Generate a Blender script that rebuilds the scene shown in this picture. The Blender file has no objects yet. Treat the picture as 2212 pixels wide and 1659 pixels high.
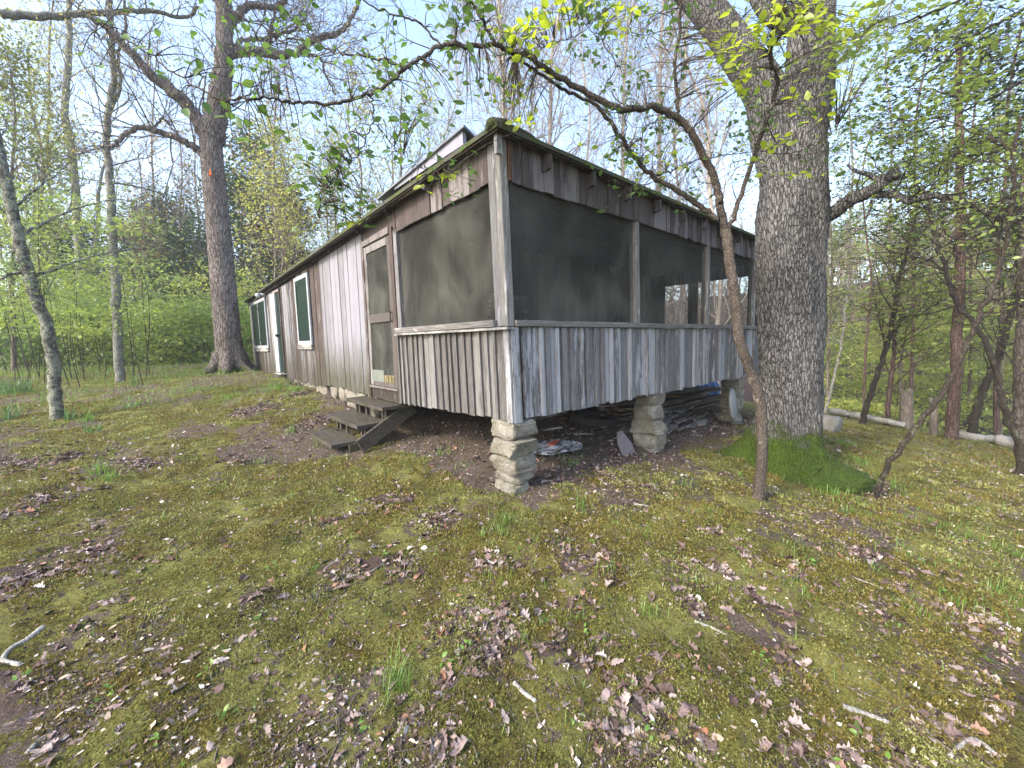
import bpy, math, random
import numpy as np
from mathutils import Vector
rad = math.radians
random.seed(7); rng = np.random.default_rng(11)
sc = bpy.context.scene
# ------------------------------------------------------------------ camera
# world axes: X runs along the porch front, Y along the side wall, origin at the porch corner
F = 870.0; CX = 1106.0; CY = 829.5          # calibrated for a 2212 x 1659 frame
def _n(v): v = np.asarray(v, float); return v / np.linalg.norm(v)
dX = _n([2105-CX, -(716-CY), -F]); dY = _n([339-CX, -(753-CY), -F]); dY = _n(dY - dX*dX.dot(dY)); dZ = np.cross(dX, dY)
RW = np.array([dX, dY, dZ])                  # camera -> world
CAM = np.array([-2.257, -2.580, 1.35])
cd = bpy.data.cameras.new('camera'); cam = bpy.data.objects.new('camera', cd); sc.collection.objects.link(cam)
cd.sensor_width = 36; cd.lens = 36*F/2212; cd.clip_end = 600; cd.clip_start = 0.05
from mathutils import Matrix
M4 = Matrix.Identity(4)
for i in range(3):
    for j in range(3): M4[i][j] = RW[i][j]
    M4[i][3] = CAM[i]
cam.matrix_world = M4
sc.camera = cam
# ------------------------------------------------------------------ world, sun, exposure
SUN_EL = 36.0; SUN_AZ = math.atan2(-0.88, 0.05)          # azimuth from +Y towards +X
w = bpy.data.worlds.new('World'); sc.world = w; w.use_nodes = True
nt = w.node_tree; bg = nt.nodes['Background']
sky = nt.nodes.new('ShaderNodeTexSky'); sky.sky_type = 'NISHITA'; sky.sun_disc = False
sky.sun_elevation = rad(SUN_EL); sky.sun_rotation = SUN_AZ; sky.air_density = 1.0; sky.dust_density = 2.5; sky.ozone_density = 1.0
nt.links.new(sky.outputs[0], bg.inputs[0]); bg.inputs[1].default_value = 0.15
sd = bpy.data.lights.new('sun', 'SUN'); sd.energy = 1.25; sd.angle = rad(10.0); sd.color = (1, .91, .76)
so = bpy.data.objects.new('sun', sd); sc.collection.objects.link(so)
sdir = Vector((math.sin(SUN_AZ)*math.cos(rad(SUN_EL)), math.cos(SUN_AZ)*math.cos(rad(SUN_EL)), math.sin(rad(SUN_EL))))
so.rotation_euler = sdir.to_track_quat('Z', 'Y').to_euler()
sc.view_settings.view_transform = 'Standard'; sc.view_settings.look = 'None'
sc.view_settings.exposure = 2.12; sc.view_settings.gamma = 1
sc.cycles.max_bounces = 6; sc.cycles.transparent_max_bounces = 12; sc.cycles.diffuse_bounces = 4
sc.cycles.use_denoising = True

# ------------------------------------------------------------------ pixel measurements -> points in the place
def ray(u, v): return RW @ np.array([u-CX, -(v-CY), -F])
def at(u, v, dep): return CAM + ray(u, v)/F*dep
def onz(u, v, z): d = ray(u, v); return CAM + d*((z-CAM[2])/d[2])
def onp(u, v, base, n=None):                 # on the vertical plane through base
    base = np.asarray(base, float)
    if n is None: n = base-CAM
    n = np.array([n[0], n[1], 0.0]); d = ray(u, v)
    return CAM + d*((base-CAM).dot(n)/d.dot(n))

# ------------------------------------------------------------------ scene helpers
def props(o, label=None, cat=None, group=None, kind=None):
    if label: o['label'] = label
    if cat: o['category'] = cat
    if group: o['group'] = group
    if kind: o['kind'] = kind
    return o
def empty(name, loc, label, cat, group=None, rz=0.0):
    o = bpy.data.objects.new(name, None); sc.collection.objects.link(o)
    o.location = loc; o.rotation_euler = (0, 0, rz); o.empty_display_size = .2
    return props(o, label, cat, group)
def link(name, me, parent=None, mats=()):
    for m in mats: me.materials.append(m)
    o = bpy.data.objects.new(name, me); sc.collection.objects.link(o)
    if parent is not None:
        o.parent = parent
        p = parent; off = Vector((0, 0, 0))
        while p is not None: off += p.location; p = p.parent
        o.location = (-off.x, -off.y, -off.z)        # meshes are authored in world coordinates
    return o
def mesh_np(name, V, Fc, mats, parent=None, smooth=False, midx=None):
    V = np.ascontiguousarray(V, np.float32); Fc = np.ascontiguousarray(Fc, np.int32); k = Fc.shape[1]
    me = bpy.data.meshes.new(name)
    me.vertices.add(len(V)); me.vertices.foreach_set('co', V.ravel())
    me.loops.add(Fc.size); me.loops.foreach_set('vertex_index', Fc.ravel())
    me.polygons.add(len(Fc)); me.polygons.foreach_set('loop_start', np.arange(0, Fc.size, k, dtype=np.int32))
    me.polygons.foreach_set('loop_total', np.full(len(Fc), k, np.int32))
    if smooth: me.polygons.foreach_set('use_smooth', np.ones(len(Fc), bool))
    if midx is not None: me.polygons.foreach_set('material_index', np.ascontiguousarray(midx, np.int32))
    me.update(calc_edges=True)
    return link(name, me, parent, mats if isinstance(mats, (list, tuple)) else [mats])

class MB:
    "collects shapes into one mesh"
    def __init__(s, warp=None): s.v = []; s.f = []; s.warp = warp
    def add(s, vs, fs):
        b = len(s.v); s.v += [tuple(x) for x in vs]; s.f += [tuple(b+i for i in f) for f in fs]; return s
    def box(s, a, b, j=0.0):
        x0, y0, z0 = a; x1, y1, z1 = b
        c = [(x0,y0,z0),(x1,y0,z0),(x1,y1,z0),(x0,y1,z0),(x0,y0,z1),(x1,y0,z1),(x1,y1,z1),(x0,y1,z1)]
        if j: c = [tuple(q+random.uniform(-j, j) for q in p) for p in c]
        return s.add(c, [(0,3,2,1),(4,5,6,7),(0,1,5,4),(1,2,6,5),(2,3,7,6),(3,0,4,7)])
    def bar(s, p, q, wd, th, up=(0,0,1), j=0.0, ends=(1, 1)):
        p = np.array(p, float); q = np.array(q, float); d = _n(q-p); r = np.cross(d, up)
        if np.linalg.norm(r) < 1e-4: r = np.cross(d, (1, 0, 0))
        r = _n(r); t = np.cross(r, d)
        c = []
        for e, sx in ((p, ends[0]), (q, ends[1])):
            for a, b in ((-1,-1),(1,-1),(1,1),(-1,1)):
                c.append(e + r*a*wd/2*sx + t*b*th/2*sx + rng.uniform(-j, j, 3)*(j > 0))
        return s.add(c, [(0,1,2,3),(7,6,5,4),(0,4,5,1),(1,5,6,2),(2,6,7,3),(3,7,4,0)])
    def cyl(s, p, q, r0, r1, n=16, caps=True):
        p = np.array(p, float); q = np.array(q, float); d = _n(q-p); a = _n(np.cross(d, (0,0,1) if abs(d[2]) < .9 else (1,0,0))); b = np.cross(d, a)
        vs = [p+(a*math.cos(t)+b*math.sin(t))*r0 for t in np.linspace(0, 2*math.pi, n, False)] + [q+(a*math.cos(t)+b*math.sin(t))*r1 for t in np.linspace(0, 2*math.pi, n, False)]
        fs = [(i, (i+1) % n, n+(i+1) % n, n+i) for i in range(n)]
        if caps: fs += [tuple(range(n))[::-1], tuple(range(n, 2*n))]
        return s.add(vs, fs)
    def build(s, name, m, parent=None, smooth=False, bevel=0.0):
        vs = [s.warp(p) for p in s.v] if s.warp else s.v
        me = bpy.data.meshes.new(name); me.from_pydata(vs, [], s.f)
        if smooth:
            for p in me.polygons: p.use_smooth = True
        me.update()
        o = link(name, me, parent, m if isinstance(m, (list, tuple)) else [m])
        if bevel:
            md = o.modifiers.new('bevel', 'BEVEL'); md.width = bevel; md.segments = 2; md.limit_method = 'ANGLE'
        return o

# ------------------------------------------------------------------ numpy noise
def _hash(ix, iy, iz, seed):
    h = (ix.astype(np.int64)*374761393 + iy.astype(np.int64)*668265263 + iz.astype(np.int64)*2147483647 + seed*974634777) & 0xffffffff
    h = ((h ^ (h >> 13))*1274126177) & 0xffffffff
    return ((h ^ (h >> 16)) & 0xffff)/65535.0
def vnoise(P, scale, seed=0):
    P = np.asarray(P, float)*scale; i = np.floor(P).astype(np.int64); f = P-i; f = f*f*(3-2*f); r = 0
    if P.shape[1] == 2:
        for a in (0, 1):
            for b in (0, 1):
                r = r + _hash(i[:,0]+a, i[:,1]+b, i[:,0]*0, seed)*(f[:,0] if a else 1-f[:,0])*(f[:,1] if b else 1-f[:,1])
        return r
    for a in (0, 1):
        for b in (0, 1):
            for c in (0, 1):
                r = r + _hash(i[:,0]+a, i[:,1]+b, i[:,2]+c, seed)*(f[:,0] if a else 1-f[:,0])*(f[:,1] if b else 1-f[:,1])*(f[:,2] if c else 1-f[:,2])
    return r
def fbm(P, scale, oct=4, seed=0):
    t = 0; a = 1; s = 0
    for k in range(oct): t = t + a*vnoise(P, scale*2**k, seed+k*13); s += a; a *= .5
    return t/s
def sstep(a, b, x): t = np.clip((x-a)/(b-a), 0, 1); return t*t*(3-2*t)

# ------------------------------------------------------------------ materials
class Mat:
    def __init__(s, name):
        s.m = bpy.data.materials.new(name); s.m.use_nodes = True; s.nt = s.m.node_tree
        s.out = s.nt.nodes['Material Output']; s.b = s.nt.nodes['Principled BSDF']
        s.b.inputs['Roughness'].default_value = .85
        s.b.inputs['Specular IOR Level'].default_value = .2
    def node(s, t, **kw):
        n = s.nt.nodes.new(t)
        for k, v in kw.items(): setattr(n, k, v)
        return n
    def set(s, sock, v):
        if v is None: return
        if hasattr(v, 'is_output'): s.nt.links.new(v, sock)
        else:
            if hasattr(sock.default_value, '__len__') and hasattr(v, '__len__') and len(v) == 3 and len(sock.default_value) == 4: v = (*v, 1)
            sock.default_value = v
    def coord(s, scale=(1,1,1), island=0.0, kind='Object'):
        tc = s.node('ShaderNodeTexCoord'); v = tc.outputs[kind]
        if island:
            g = s.node('ShaderNodeNewGeometry'); mu = s.math('MULTIPLY', g.outputs['Random Per Island'], island)
            va = s.node('ShaderNodeVectorMath', operation='ADD'); s.set(va.inputs[0], v); s.set(va.inputs[1], mu); v = va.outputs[0]
        mp = s.node('ShaderNodeMapping'); s.set(mp.inputs[0], v); mp.inputs['Scale'].default_value = scale
        return mp.outputs[0]
    def rnd(s): return s.node('ShaderNodeNewGeometry').outputs['Random Per Island']
    def noise(s, vec, scale, detail=4, rough=.55, dist=0):
        n = s.node('ShaderNodeTexNoise'); s.set(n.inputs['Vector'], vec); n.inputs['Scale'].default_value = scale
        n.inputs['Detail'].default_value = detail; n.inputs['Roughness'].default_value = rough; n.inputs['Distortion'].default_value = dist
        return n.outputs[0]
    def voro(s, vec, scale, feature='F1', out=0):
        n = s.node('ShaderNodeTexVoronoi', feature=feature); s.set(n.inputs['Vector'], vec); n.inputs['Scale'].default_value = scale
        return n.outputs[out]
    def math(s, op, a, b=0.0, clamp=False):
        n = s.node('ShaderNodeMath', operation=op, use_clamp=clamp); s.set(n.inputs[0], a); s.set(n.inputs[1], b); return n.outputs[0]
    def ramp(s, x, a, b, lo=0.0, hi=1.0):
        n = s.node('ShaderNodeMapRange', clamp=True); s.set(n.inputs[0], x); s.set(n.inputs[1], a); s.set(n.inputs[2], b)
        s.set(n.inputs[3], lo); s.set(n.inputs[4], hi); return n.outputs[0]
    def mix(s, f, a, b, blend='MIX'):
        n = s.node('ShaderNodeMix', data_type='RGBA', blend_type=blend); s.set(n.inputs[0], f); s.set(n.inputs[6], a); s.set(n.inputs[7], b); return n.outputs[2]
    def val(s, c, v, hue=None, sat=None):
        n = s.node('ShaderNodeHueSaturation'); s.set(n.inputs['Color'], c); s.set(n.inputs['Value'], v)
        if hue is not None: s.set(n.inputs['Hue'], hue)
        if sat is not None: s.set(n.inputs['Saturation'], sat)
        return n.outputs[0]
    def bump(s, h, strength, dist=.01, prev=None):
        n = s.node('ShaderNodeBump'); n.inputs['Strength'].default_value = strength; n.inputs['Distance'].default_value = dist
        s.set(n.inputs['Height'], h)
        if prev is not None: s.set(n.inputs['Normal'], prev)
        return n.outputs[0]
    def done(s, col, normal=None, rough=None):
        s.set(s.b.inputs['Base Color'], col)
        if normal is not None: s.set(s.b.inputs['Normal'], normal)
        if rough is not None: s.set(s.b.inputs['Roughness'], rough)
        return s.m
    def posz(s):
        g = s.node('ShaderNodeNewGeometry'); x = s.node('ShaderNodeSeparateXYZ'); s.set(x.inputs[0], g.outputs['Position']); return x.outputs[2]

def wood(name, base, dark, pale, peel=.5, axis=2, grime=None, tone=.35, palew=1.0, crack=.8):
    m = Mat(name); st = [1, 1, 1]; st[axis] = .05; st2 = [1, 1, 1]; st2[axis] = .16
    v = m.coord(st, 17.3); v2 = m.coord(st2, 9.7)
    st[axis] = .03; g = m.noise(v, 75, 8, .8); g2 = m.noise(v, 34, 5, .65, .8); pt = m.noise(v2, 13, 8, .75); r = m.rnd()
    col = m.mix(m.ramp(g, .30, .62), dark, base)
    col = m.mix(m.ramp(g2, .55, .75, 0, crack*.75), col, dark)
    pm = m.math('MULTIPLY', m.ramp(m.math('ADD', pt, m.math('MULTIPLY', m.math('SUBTRACT', r, .5), .42)), .66-.28*peel, .74-.28*peel), m.ramp(g, .28, .5, .25, palew))
    col = m.mix(pm, col, pale)
    col = m.val(col, m.ramp(m.noise(m.coord((1,1,1), 33.1), .01, 0), .3, .7, 1-tone, 1+tone))
    ck = m.noise(m.coord(st, 3.3), 52, 5, .7, .4); col = m.mix(m.ramp(ck, .60, .66, 0, crack), col, tuple(q*.7 for q in dark)); sp = m.noise(m.coord(st2, 6.3), 55, 4, .8); col = m.mix(m.math('MULTIPLY', m.ramp(sp, .60, .66, 0, .55), m.ramp(pm, 0, 1, .4, 1)), col, pale)
    kn = m.voro(m.coord(st2, 5.1), 3.0); col = m.mix(m.ramp(kn, .03, .07, .8, 0), col, dark)
    if grime:
        z0, z1, gc = grime
        gz = m.math('ADD', m.posz(), m.math('MULTIPLY', m.math('SUBTRACT', m.noise(v2, 14, 5, .7), .5), 1.1))
        col = m.mix(m.ramp(gz, z0, z1, .85, 0), col, m.mix(m.noise(m.coord(), 25, 3), gc, tuple(q*.5 for q in gc)))
    nrm = m.bump(m.math('ADD', g, m.math('MULTIPLY', pm, .25)), .9, .006)
    return m.done(col, nrm, .9)
W_GREY = wood('weathered_grey_boards', (.245,.24,.245), (.05,.047,.052), (.41,.41,.43), .62, tone=.22)
W_GREYH = wood('weathered_grey_sill', (.25,.24,.235), (.06,.055,.05), (.46,.45,.43), .6, axis=0)
W_GREYY = wood('weathered_grey_sill_side', (.25,.24,.235), (.06,.055,.05), (.46,.45,.43), .6, axis=1)
W_SKIRTL = wood('lichened_grey_boards', (.155,.147,.145), (.04,.036,.035), (.20,.197,.193), .40, tone=.15)
W_BROWN = wood('brown_weathered_boards', (.115,.095,.09), (.028,.022,.022), (.22,.20,.20), .35, tone=.18)
W_FRIEZE = wood('dark_frieze_boards', (.145,.122,.122), (.03,.024,.025), (.24,.22,.235), .40, tone=.4)
W_POST = wood('peeling_post', (.29,.28,.27), (.055,.05,.048), (.50,.49,.48), .70, tone=.15)
W_WHITE = wood('faded_white_boards', (.205,.20,.22), (.14,.135,.15), (.245,.245,.28), .95, tone=.07, crack=.35, grime=(.80,1.5,(.07,.07,.035)))
W_HALF = wood('half_painted_boards', (.15,.13,.125), (.04,.033,.03), (.30,.30,.32), .62, tone=.3, grime=(.75,1.7,(.07,.058,.04)))
W_SIDEBR = wood('brown_side_boards', (.12,.092,.082), (.03,.022,.02), (.25,.23,.23), .32, tone=.3, grime=(.6,1.5,(.06,.055,.035)))
W_DOOR = wood('screen_door_wood', (.13,.112,.11), (.04,.034,.03), (.22,.21,.205), .45, tone=.1)
W_DARK = wood('dark_timber', (.07,.058,.05), (.03,.025,.02), (.2,.18,.17), .25)  # dark brown timber, the same base colour on every part
W_DARKX = wood('scrap_timber', (.17,.135,.11), (.05,.04,.03), (.34,.31,.28), .4, axis=0, tone=.5)
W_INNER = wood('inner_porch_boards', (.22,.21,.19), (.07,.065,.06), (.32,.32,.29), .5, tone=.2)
def _steps():
    m = Mat('mossy_step_boards'); v = m.coord((1,.07,1), 9.0); g = m.noise(v, 70, 6, .7)
    col = m.mix(m.ramp(g, .35, .65), (.022,.019,.016), (.095,.084,.072))
    mk = m.ramp(m.noise(m.coord(), 5.5, 5, .65), .50, .62)
    col = m.mix(m.math('MULTIPLY', mk, .6), col, m.mix(m.noise(m.coord(), 60, 2), (.03,.036,.012), (.085,.09,.028)))
    return m.done(col, m.bump(m.math('ADD', g, mk), .8, .008), .95)
W_STEP = _steps()
def paint(name, c, dirt=.35, rough=.5):
    m = Mat(name); n = m.noise(m.coord((1,1,.2), 3.0), 14, 6, .7)
    col = m.mix(m.ramp(n, .5, .75, 0, dirt), c, tuple(q*.35+.03 for q in c))
    return m.done(col, m.bump(n, .25, .003), rough)
P_WHITE = paint('white_painted_trim', (.34,.36,.38), .35); P_GREEN = paint('dark_green_paint', (.006,.019,.016), .45, .45)
P_BLACK = paint('black_metal', (.02,.02,.02), .2); P_BLUE = paint('blue_plastic', (.02,.10,.36), .3)
P_GALV = paint('grey_metal_sheet', (.17,.185,.21), .4, .42); P_ORANGE = paint('orange_tag', (.75,.16,.02), .1); P_PLASTIC = paint('dirty_white_plastic', (.60,.62,.65), .5, .4)
P_RED = paint('faded_red_plastic', (.45,.10,.05), .3); P_TIRE = paint('old_tyre_rubber', (.03,.03,.03), .2, .8); P_LILAC = paint('pale_fascia_paint', (.25,.25,.31), .3)
def screen_mat():
    m = Mat('insect_screen'); tr = m.node('ShaderNodeBsdfTransparent'); df = m.node('ShaderNodeBsdfDiffuse')
    n = m.noise(m.coord((1,1,1)), 1.6, 4, .55, .8); n2 = m.noise(m.coord((1,1,1)), 260, 2)
    col = m.mix(m.ramp(n, .40, .72), (.042,.042,.038), (.125,.125,.108)); col = m.mix(m.ramp(n2, .35, .65, 0, .3), col, (.11,.12,.12))
    m.set(df.inputs[0], col); mx = m.node('ShaderNodeMixShader')
    m.set(mx.inputs[0], m.ramp(n, .3, .7, .46, .60)); m.set(mx.inputs[1], tr.outputs[0]); m.set(mx.inputs[2], df.outputs[0])
    m.nt.links.new(mx.outputs[0], m.out.inputs[0]); return m.m
SCREEN = screen_mat()
def bark(name, hi, lo, scale, zs=.28, moss=None, lich=0.0, lichc=(.30,.34,.27), depth=.02, patch=.5):
    m = Mat(name); nzv = m.noise(m.coord((1,1,.5)), scale*.8, 3); v0 = m.coord((1,1,zs))
    va = m.node('ShaderNodeVectorMath', operation='ADD'); m.set(va.inputs[0], v0)
    sc_ = m.node('ShaderNodeVectorMath', operation='SCALE'); m.set(sc_.inputs[0], v0); sc_.inputs['Scale'].default_value = 0
    m.set(va.inputs[1], m.math('MULTIPLY', nzv, 1.6/scale)); v = va.outputs[0]
    e = m.voro(v, scale, 'DISTANCE_TO_EDGE'); e2 = m.voro(v, scale*2.6, 'DISTANCE_TO_EDGE'); n = m.noise(v0, scale*3.5, 5, .7)
    crack = m.math('MULTIPLY', m.ramp(e, .0, .16), m.ramp(e2, 0, .12, .55, 1))
    h = m.math('ADD', m.math('MULTIPLY', crack, 1.0), m.math('MULTIPLY', n, .5))
    col = m.mix(m.math('MULTIPLY', crack, m.ramp(n, .3, .65, .45, 1)), lo, hi)
    big = m.noise(m.coord((1,1,.6)), 2.2, 4, .6)
    col = m.val(col, m.ramp(big, .33, .66, 1-patch*.6, 1+patch*.5))
    if lich: col = m.mix(m.math('MULTIPLY', m.ramp(m.noise(m.coord(), 9, 6, .75), .66-.2*lich, .72-.2*lich), .7), col, lichc)
    if moss:
        z0, z1 = moss; gz = m.math('ADD', m.posz(), m.math('MULTIPLY', m.math('SUBTRACT', m.noise(m.coord(), 3.6, 6, .75), .5), 1.15))
        mm = m.ramp(gz, z0, z1, 1, 0); n3 = m.noise(m.coord(), 70, 3)
        col = m.mix(mm, col, m.mix(m.ramp(n3, .35, .65), (.018,.034,.005), (.075,.115,.014)))
        h = m.math('ADD', m.math('MULTIPLY', h, m.math('SUBTRACT', 1.0, m.math('MULTIPLY', mm, .8))), m.math('MULTIPLY', m.math('MULTIPLY', n3, mm), .5))
    return m.done(col, m.bump(h, 1.0, depth), .95)
B_OAK = bark('big_oak_bark', (.33,.32,.315), (.035,.032,.031), 36, .24, moss=(.12,.30), lich=.25, depth=.035)
B_OAKL = bark('grey_oak_bark', (.38,.33,.31), (.06,.048,.042), 20, .20, lich=.2, moss=(.62,.80), depth=.03)
B_EDGE = bark('dark_edge_bark', (.22,.19,.17), (.05,.04,.035), 26, .25)
B_GREY = bark('smooth_grey_bark', (.36,.34,.31), (.09,.08,.07), 30, .6, lich=.8, depth=.01)
B_LICH = bark('lichened_bark', (.27,.25,.22), (.04,.035,.03), 26, .5, lich=.95, lichc=(.34,.37,.27), depth=.014)
B_DARK = bark('dark_sapling_bark', (.075,.062,.052), (.022,.018,.015), 40, .6, lich=.5, lichc=(.15,.16,.11), depth=.006)
B_DOG = bark('dogwood_bark', (.15,.125,.105), (.04,.032,.027), 45, .7, lich=.45, lichc=(.30,.29,.24), depth=.006)
B_CEDAR = bark('reddish_cedar_bark', (.23,.16,.14), (.055,.035,.03), 26, .1, depth=.015)
B_FAR = bark('far_bark', (.23,.20,.17), (.12,.10,.085), 12, .3, depth=.01)
def leafm(name, a, b, tr, trw=.5, patch=None):
    m = Mat(name); r = m.rnd(); col = m.mix(r, a, b)
    if patch: pn = m.noise(m.coord(), 2.6, 6, .65); col = m.mix(m.ramp(pn, .44, .58), m.val(col, .55), m.mix(m.math('MULTIPLY', m.ramp(pn, .56, .66), .6), col, patch))
    df = m.node('ShaderNodeBsdfDiffuse'); m.set(df.inputs[0], col)
    tl = m.node('ShaderNodeBsdfTranslucent'); m.set(tl.inputs[0], m.mix(r, tr, tuple(q*.75 for q in tr)))
    gl = m.node('ShaderNodeBsdfGlossy'); gl.inputs['Roughness'].default_value = .45; gl.inputs[0].default_value = (.5,.55,.5,1)
    mx = m.node('ShaderNodeMixShader'); mx.inputs[0].default_value = trw; m.set(mx.inputs[1], df.outputs[0]); m.set(mx.inputs[2], tl.outputs[0])
    m2 = m.node('ShaderNodeMixShader'); m2.inputs[0].default_value = .06; m.set(m2.inputs[1], mx.outputs[0]); m.set(m2.inputs[2], gl.outputs[0])
    m.nt.links.new(m2.outputs[0], m.out.inputs[0]); return m.m
L_DOG = leafm('dogwood_leaf', (.075,.14,.038), (.11,.18,.045), (.17,.30,.055))
L_BACKLIT = leafm('backlit_yellow_leaf', (.22,.30,.03), (.30,.34,.03), (.55,.66,.04), .6)  # yellow of leaves with the sun behind them, put into the colour
L_BUD = leafm('bud_leaf', (.36,.33,.08), (.32,.24,.06), (.55,.5,.1), .5)
L_PINK = leafm('rusty_bud_leaf', (.32,.20,.10), (.38,.27,.13), (.5,.33,.15), .5)
L_SPRING = leafm('spring_leaf', (.19,.26,.06), (.28,.34,.09), (.40,.50,.10), .5)
L_UNDER = leafm('understory_leaf', (.17,.25,.085), (.25,.33,.12), (.34,.46,.14), .45)
L_YEL = leafm('yellow_green_leaf', (.34,.37,.08), (.42,.43,.11), (.60,.64,.14), .5)
L_CEDAR = leafm('cedar_spray', (.035,.07,.028), (.055,.095,.035), (.07,.13,.04), .3)
L_CEDARY = leafm('yellowish_cedar_spray', (.12,.16,.045), (.17,.19,.05), (.26,.30,.06), .4)  # yellowish olive sprays of the far left conifer
L_BLADE = leafm('grass_blade', (.10,.20,.035), (.19,.30,.06), (.22,.38,.06), .4)
L_STRAP = leafm('daffodil_blade', (.05,.12,.04), (.08,.17,.055), (.12,.24,.06), .35)
L_MOSS = leafm('moss_tip', (.09,.095,.022), (.33,.33,.09), (.32,.33,.08), .3, (.40,.41,.15))
L_MOSSG = leafm('green_moss_tip', (.035,.055,.010), (.085,.125,.022), (.10,.15,.03), .3)
L_MOSSD = leafm('dry_moss_tip', (.14,.105,.02), (.22,.19,.04), (.2,.17,.04), .3)
def litterm():
    m = Mat('dead_oak_leaf'); r = m.rnd()
    n = m.node('ShaderNodeValToRGB'); m.set(n.inputs[0], r); e = n.color_ramp.elements; n.color_ramp.interpolation = 'LINEAR'
    cols = [(0,(.04,.027,.024)),(.3,(.11,.072,.062)),(.58,(.19,.14,.13)),(.80,(.29,.235,.225)),(.9,(.21,.10,.055)),(1,(.46,.42,.40))]
    e[0].position = 0; e[0].color = (*cols[0][1], 1); e[1].position = 1; e[1].color = (*cols[-1][1], 1)
    for p, c in cols[1:-1]: k = e.new(p); k.color = (*c, 1)
    nz = m.noise(m.coord(), 120, 4); col = m.val(n.outputs[0], m.ramp(nz, .3, .7, .75, 1.2))
    return m.done(col, m.bump(nz, .3, .002), .75)
M_LITTER = litterm()
def stone(name, a, b, c, lich=True):
    m = Mat(name); n = m.noise(m.coord((1,1,1), 5.0), 7, 8, .7); n2 = m.noise(m.coord(), 45, 6, .7); cr = m.voro(m.coord((.6,.6,1.5), 2.0), 9, 'DISTANCE_TO_EDGE')
    col = m.mix(m.ramp(n, .38, .62), a, b); col = m.mix(m.ramp(n2, .55, .72, 0, .8), col, c)
    col = m.val(col, m.ramp(m.rnd(), 0, 1, .8, 1.2)); col = m.mix(m.ramp(cr, 0, .02, .25, 0), col, (.06,.055,.045))
    if lich: col = m.mix(m.math('MULTIPLY', m.ramp(m.noise(m.coord(), 13, 6, .75), .60, .68), .55), col, (.17,.185,.09))
    return m.done(col, m.bump(m.math('ADD', n2, m.math('MULTIPLY', m.ramp(cr, 0, .05), .25)), 1.0, .02), .95)
S_PIER = stone('fieldstone', (.27,.255,.22), (.13,.12,.09), (.36,.35,.32)); S_ROCK = stone('grey_rock', (.27,.26,.24), (.17,.17,.15), (.34,.33,.31))
S_SLATE = stone('slate', (.16,.14,.15), (.22,.19,.20), (.12,.11,.11), False)
def pebblem():
    m = Mat('pale_pebble'); r = m.rnd(); n = m.node('ShaderNodeValToRGB'); m.set(n.inputs[0], r); e = n.color_ramp.elements
    e[0].color = (.25,.21,.17,1); e[1].color = (.60,.57,.53,1); k = e.new(.5); k.color = (.42,.32,.24,1); k = e.new(.8); k.color = (.55,.50,.46,1)
    return m.done(n.outputs[0], None, .8)
M_PEB = pebblem()
M_STICK = bark('bleached_stick', (.52,.50,.46), (.22,.20,.18), 60, .6, lich=.5, lichc=(.42,.47,.40), depth=.004)
M_TWIG = bark('brown_twig', (.26,.215,.185), (.10,.08,.07), 60, .6, depth=.003)
def shingle():
    m = Mat('mossy_roofing'); n = m.noise(m.coord(), 6, 6, .7); n2 = m.noise(m.coord(), 60, 4)
    col = m.mix(n2, (.05,.05,.048), (.12,.115,.11)); col = m.mix(m.ramp(n, .40, .56), col, m.mix(n2, (.035,.048,.014), (.10,.12,.04)))
    return m.done(col, m.bump(m.math('ADD', n, n2), .8, .02), .95)
M_ROOF = shingle()

# ------------------------------------------------------------------ terrain
CP = np.array([(0,0,0),(.2,-.35,0),(2.45,-.2,-.12),(4.95,-.2,-.17),(7.5,0,-.38),(3.48,-1.16,-.22),(1.78,-1.37,-.15),(3.37,-1.98,-.40),
 (6.43,-3.12,-.6),(9.76,-1.02,-.7),(9.66,-2.41,-.8),(10.95,-.08,-.75),(12.58,0,-1.0),(10.36,-1.71,-.8),(7.6,-.77,-.5),(-.67,2.75,.06),(-.25,2.2,.05),
 (-.1,4.2,.36),(0,6,.50),(0,8.3,.58),(0,12.2,.62),(-.72,11.3,.65),(-3.08,12.15,.5),(-3.64,7.58,.2),(-1.17,15.9,.68),(-2.26,-2.58,-.15),
 (-2.82,-.35,-.11),(-1.44,-1.6,-.12),(-.06,-2.8,-.22),(1.83,-2.91,-.40),(-8,4,.1),(-9,10,.3),(-6,-5,-.3),(4,-7,-.9),(-1,-7,-.55),(1,1.2,.08),
 (3,2.2,.15),(5,3,.1),(7.5,3,-.1),(4,7,.35),(9,9,.1),(0,20,.7),(-8,20,.7),(12,-7,-1.3),(-4,3,.05),(-2,5.5,.18)])
def tps_fit(P, z):
    n = len(P); d = np.linalg.norm(P[:,None]-P[None], axis=2); K = np.where(d > 0, d*d*np.log(d+1e-9), 0) + np.eye(n)*.4
    A = np.zeros((n+3, n+3)); A[:n,:n] = K; A[:n,n] = 1; A[:n,n+1:] = P; A[n,:n] = 1; A[n+1:,:n] = P.T
    return np.linalg.solve(A, np.concatenate([z, [0,0,0]]))
_W = tps_fit(CP[:,:2], CP[:,2])
def tps(x, y):
    r = _W[-3] + _W[-2]*x + _W[-1]*y
    for i, (a, b) in enumerate(CP[:,:2]):
        d2 = (x-a)**2+(y-b)**2; r = r + _W[i]*d2*.5*np.log(d2+1e-9)
    return r
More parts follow.
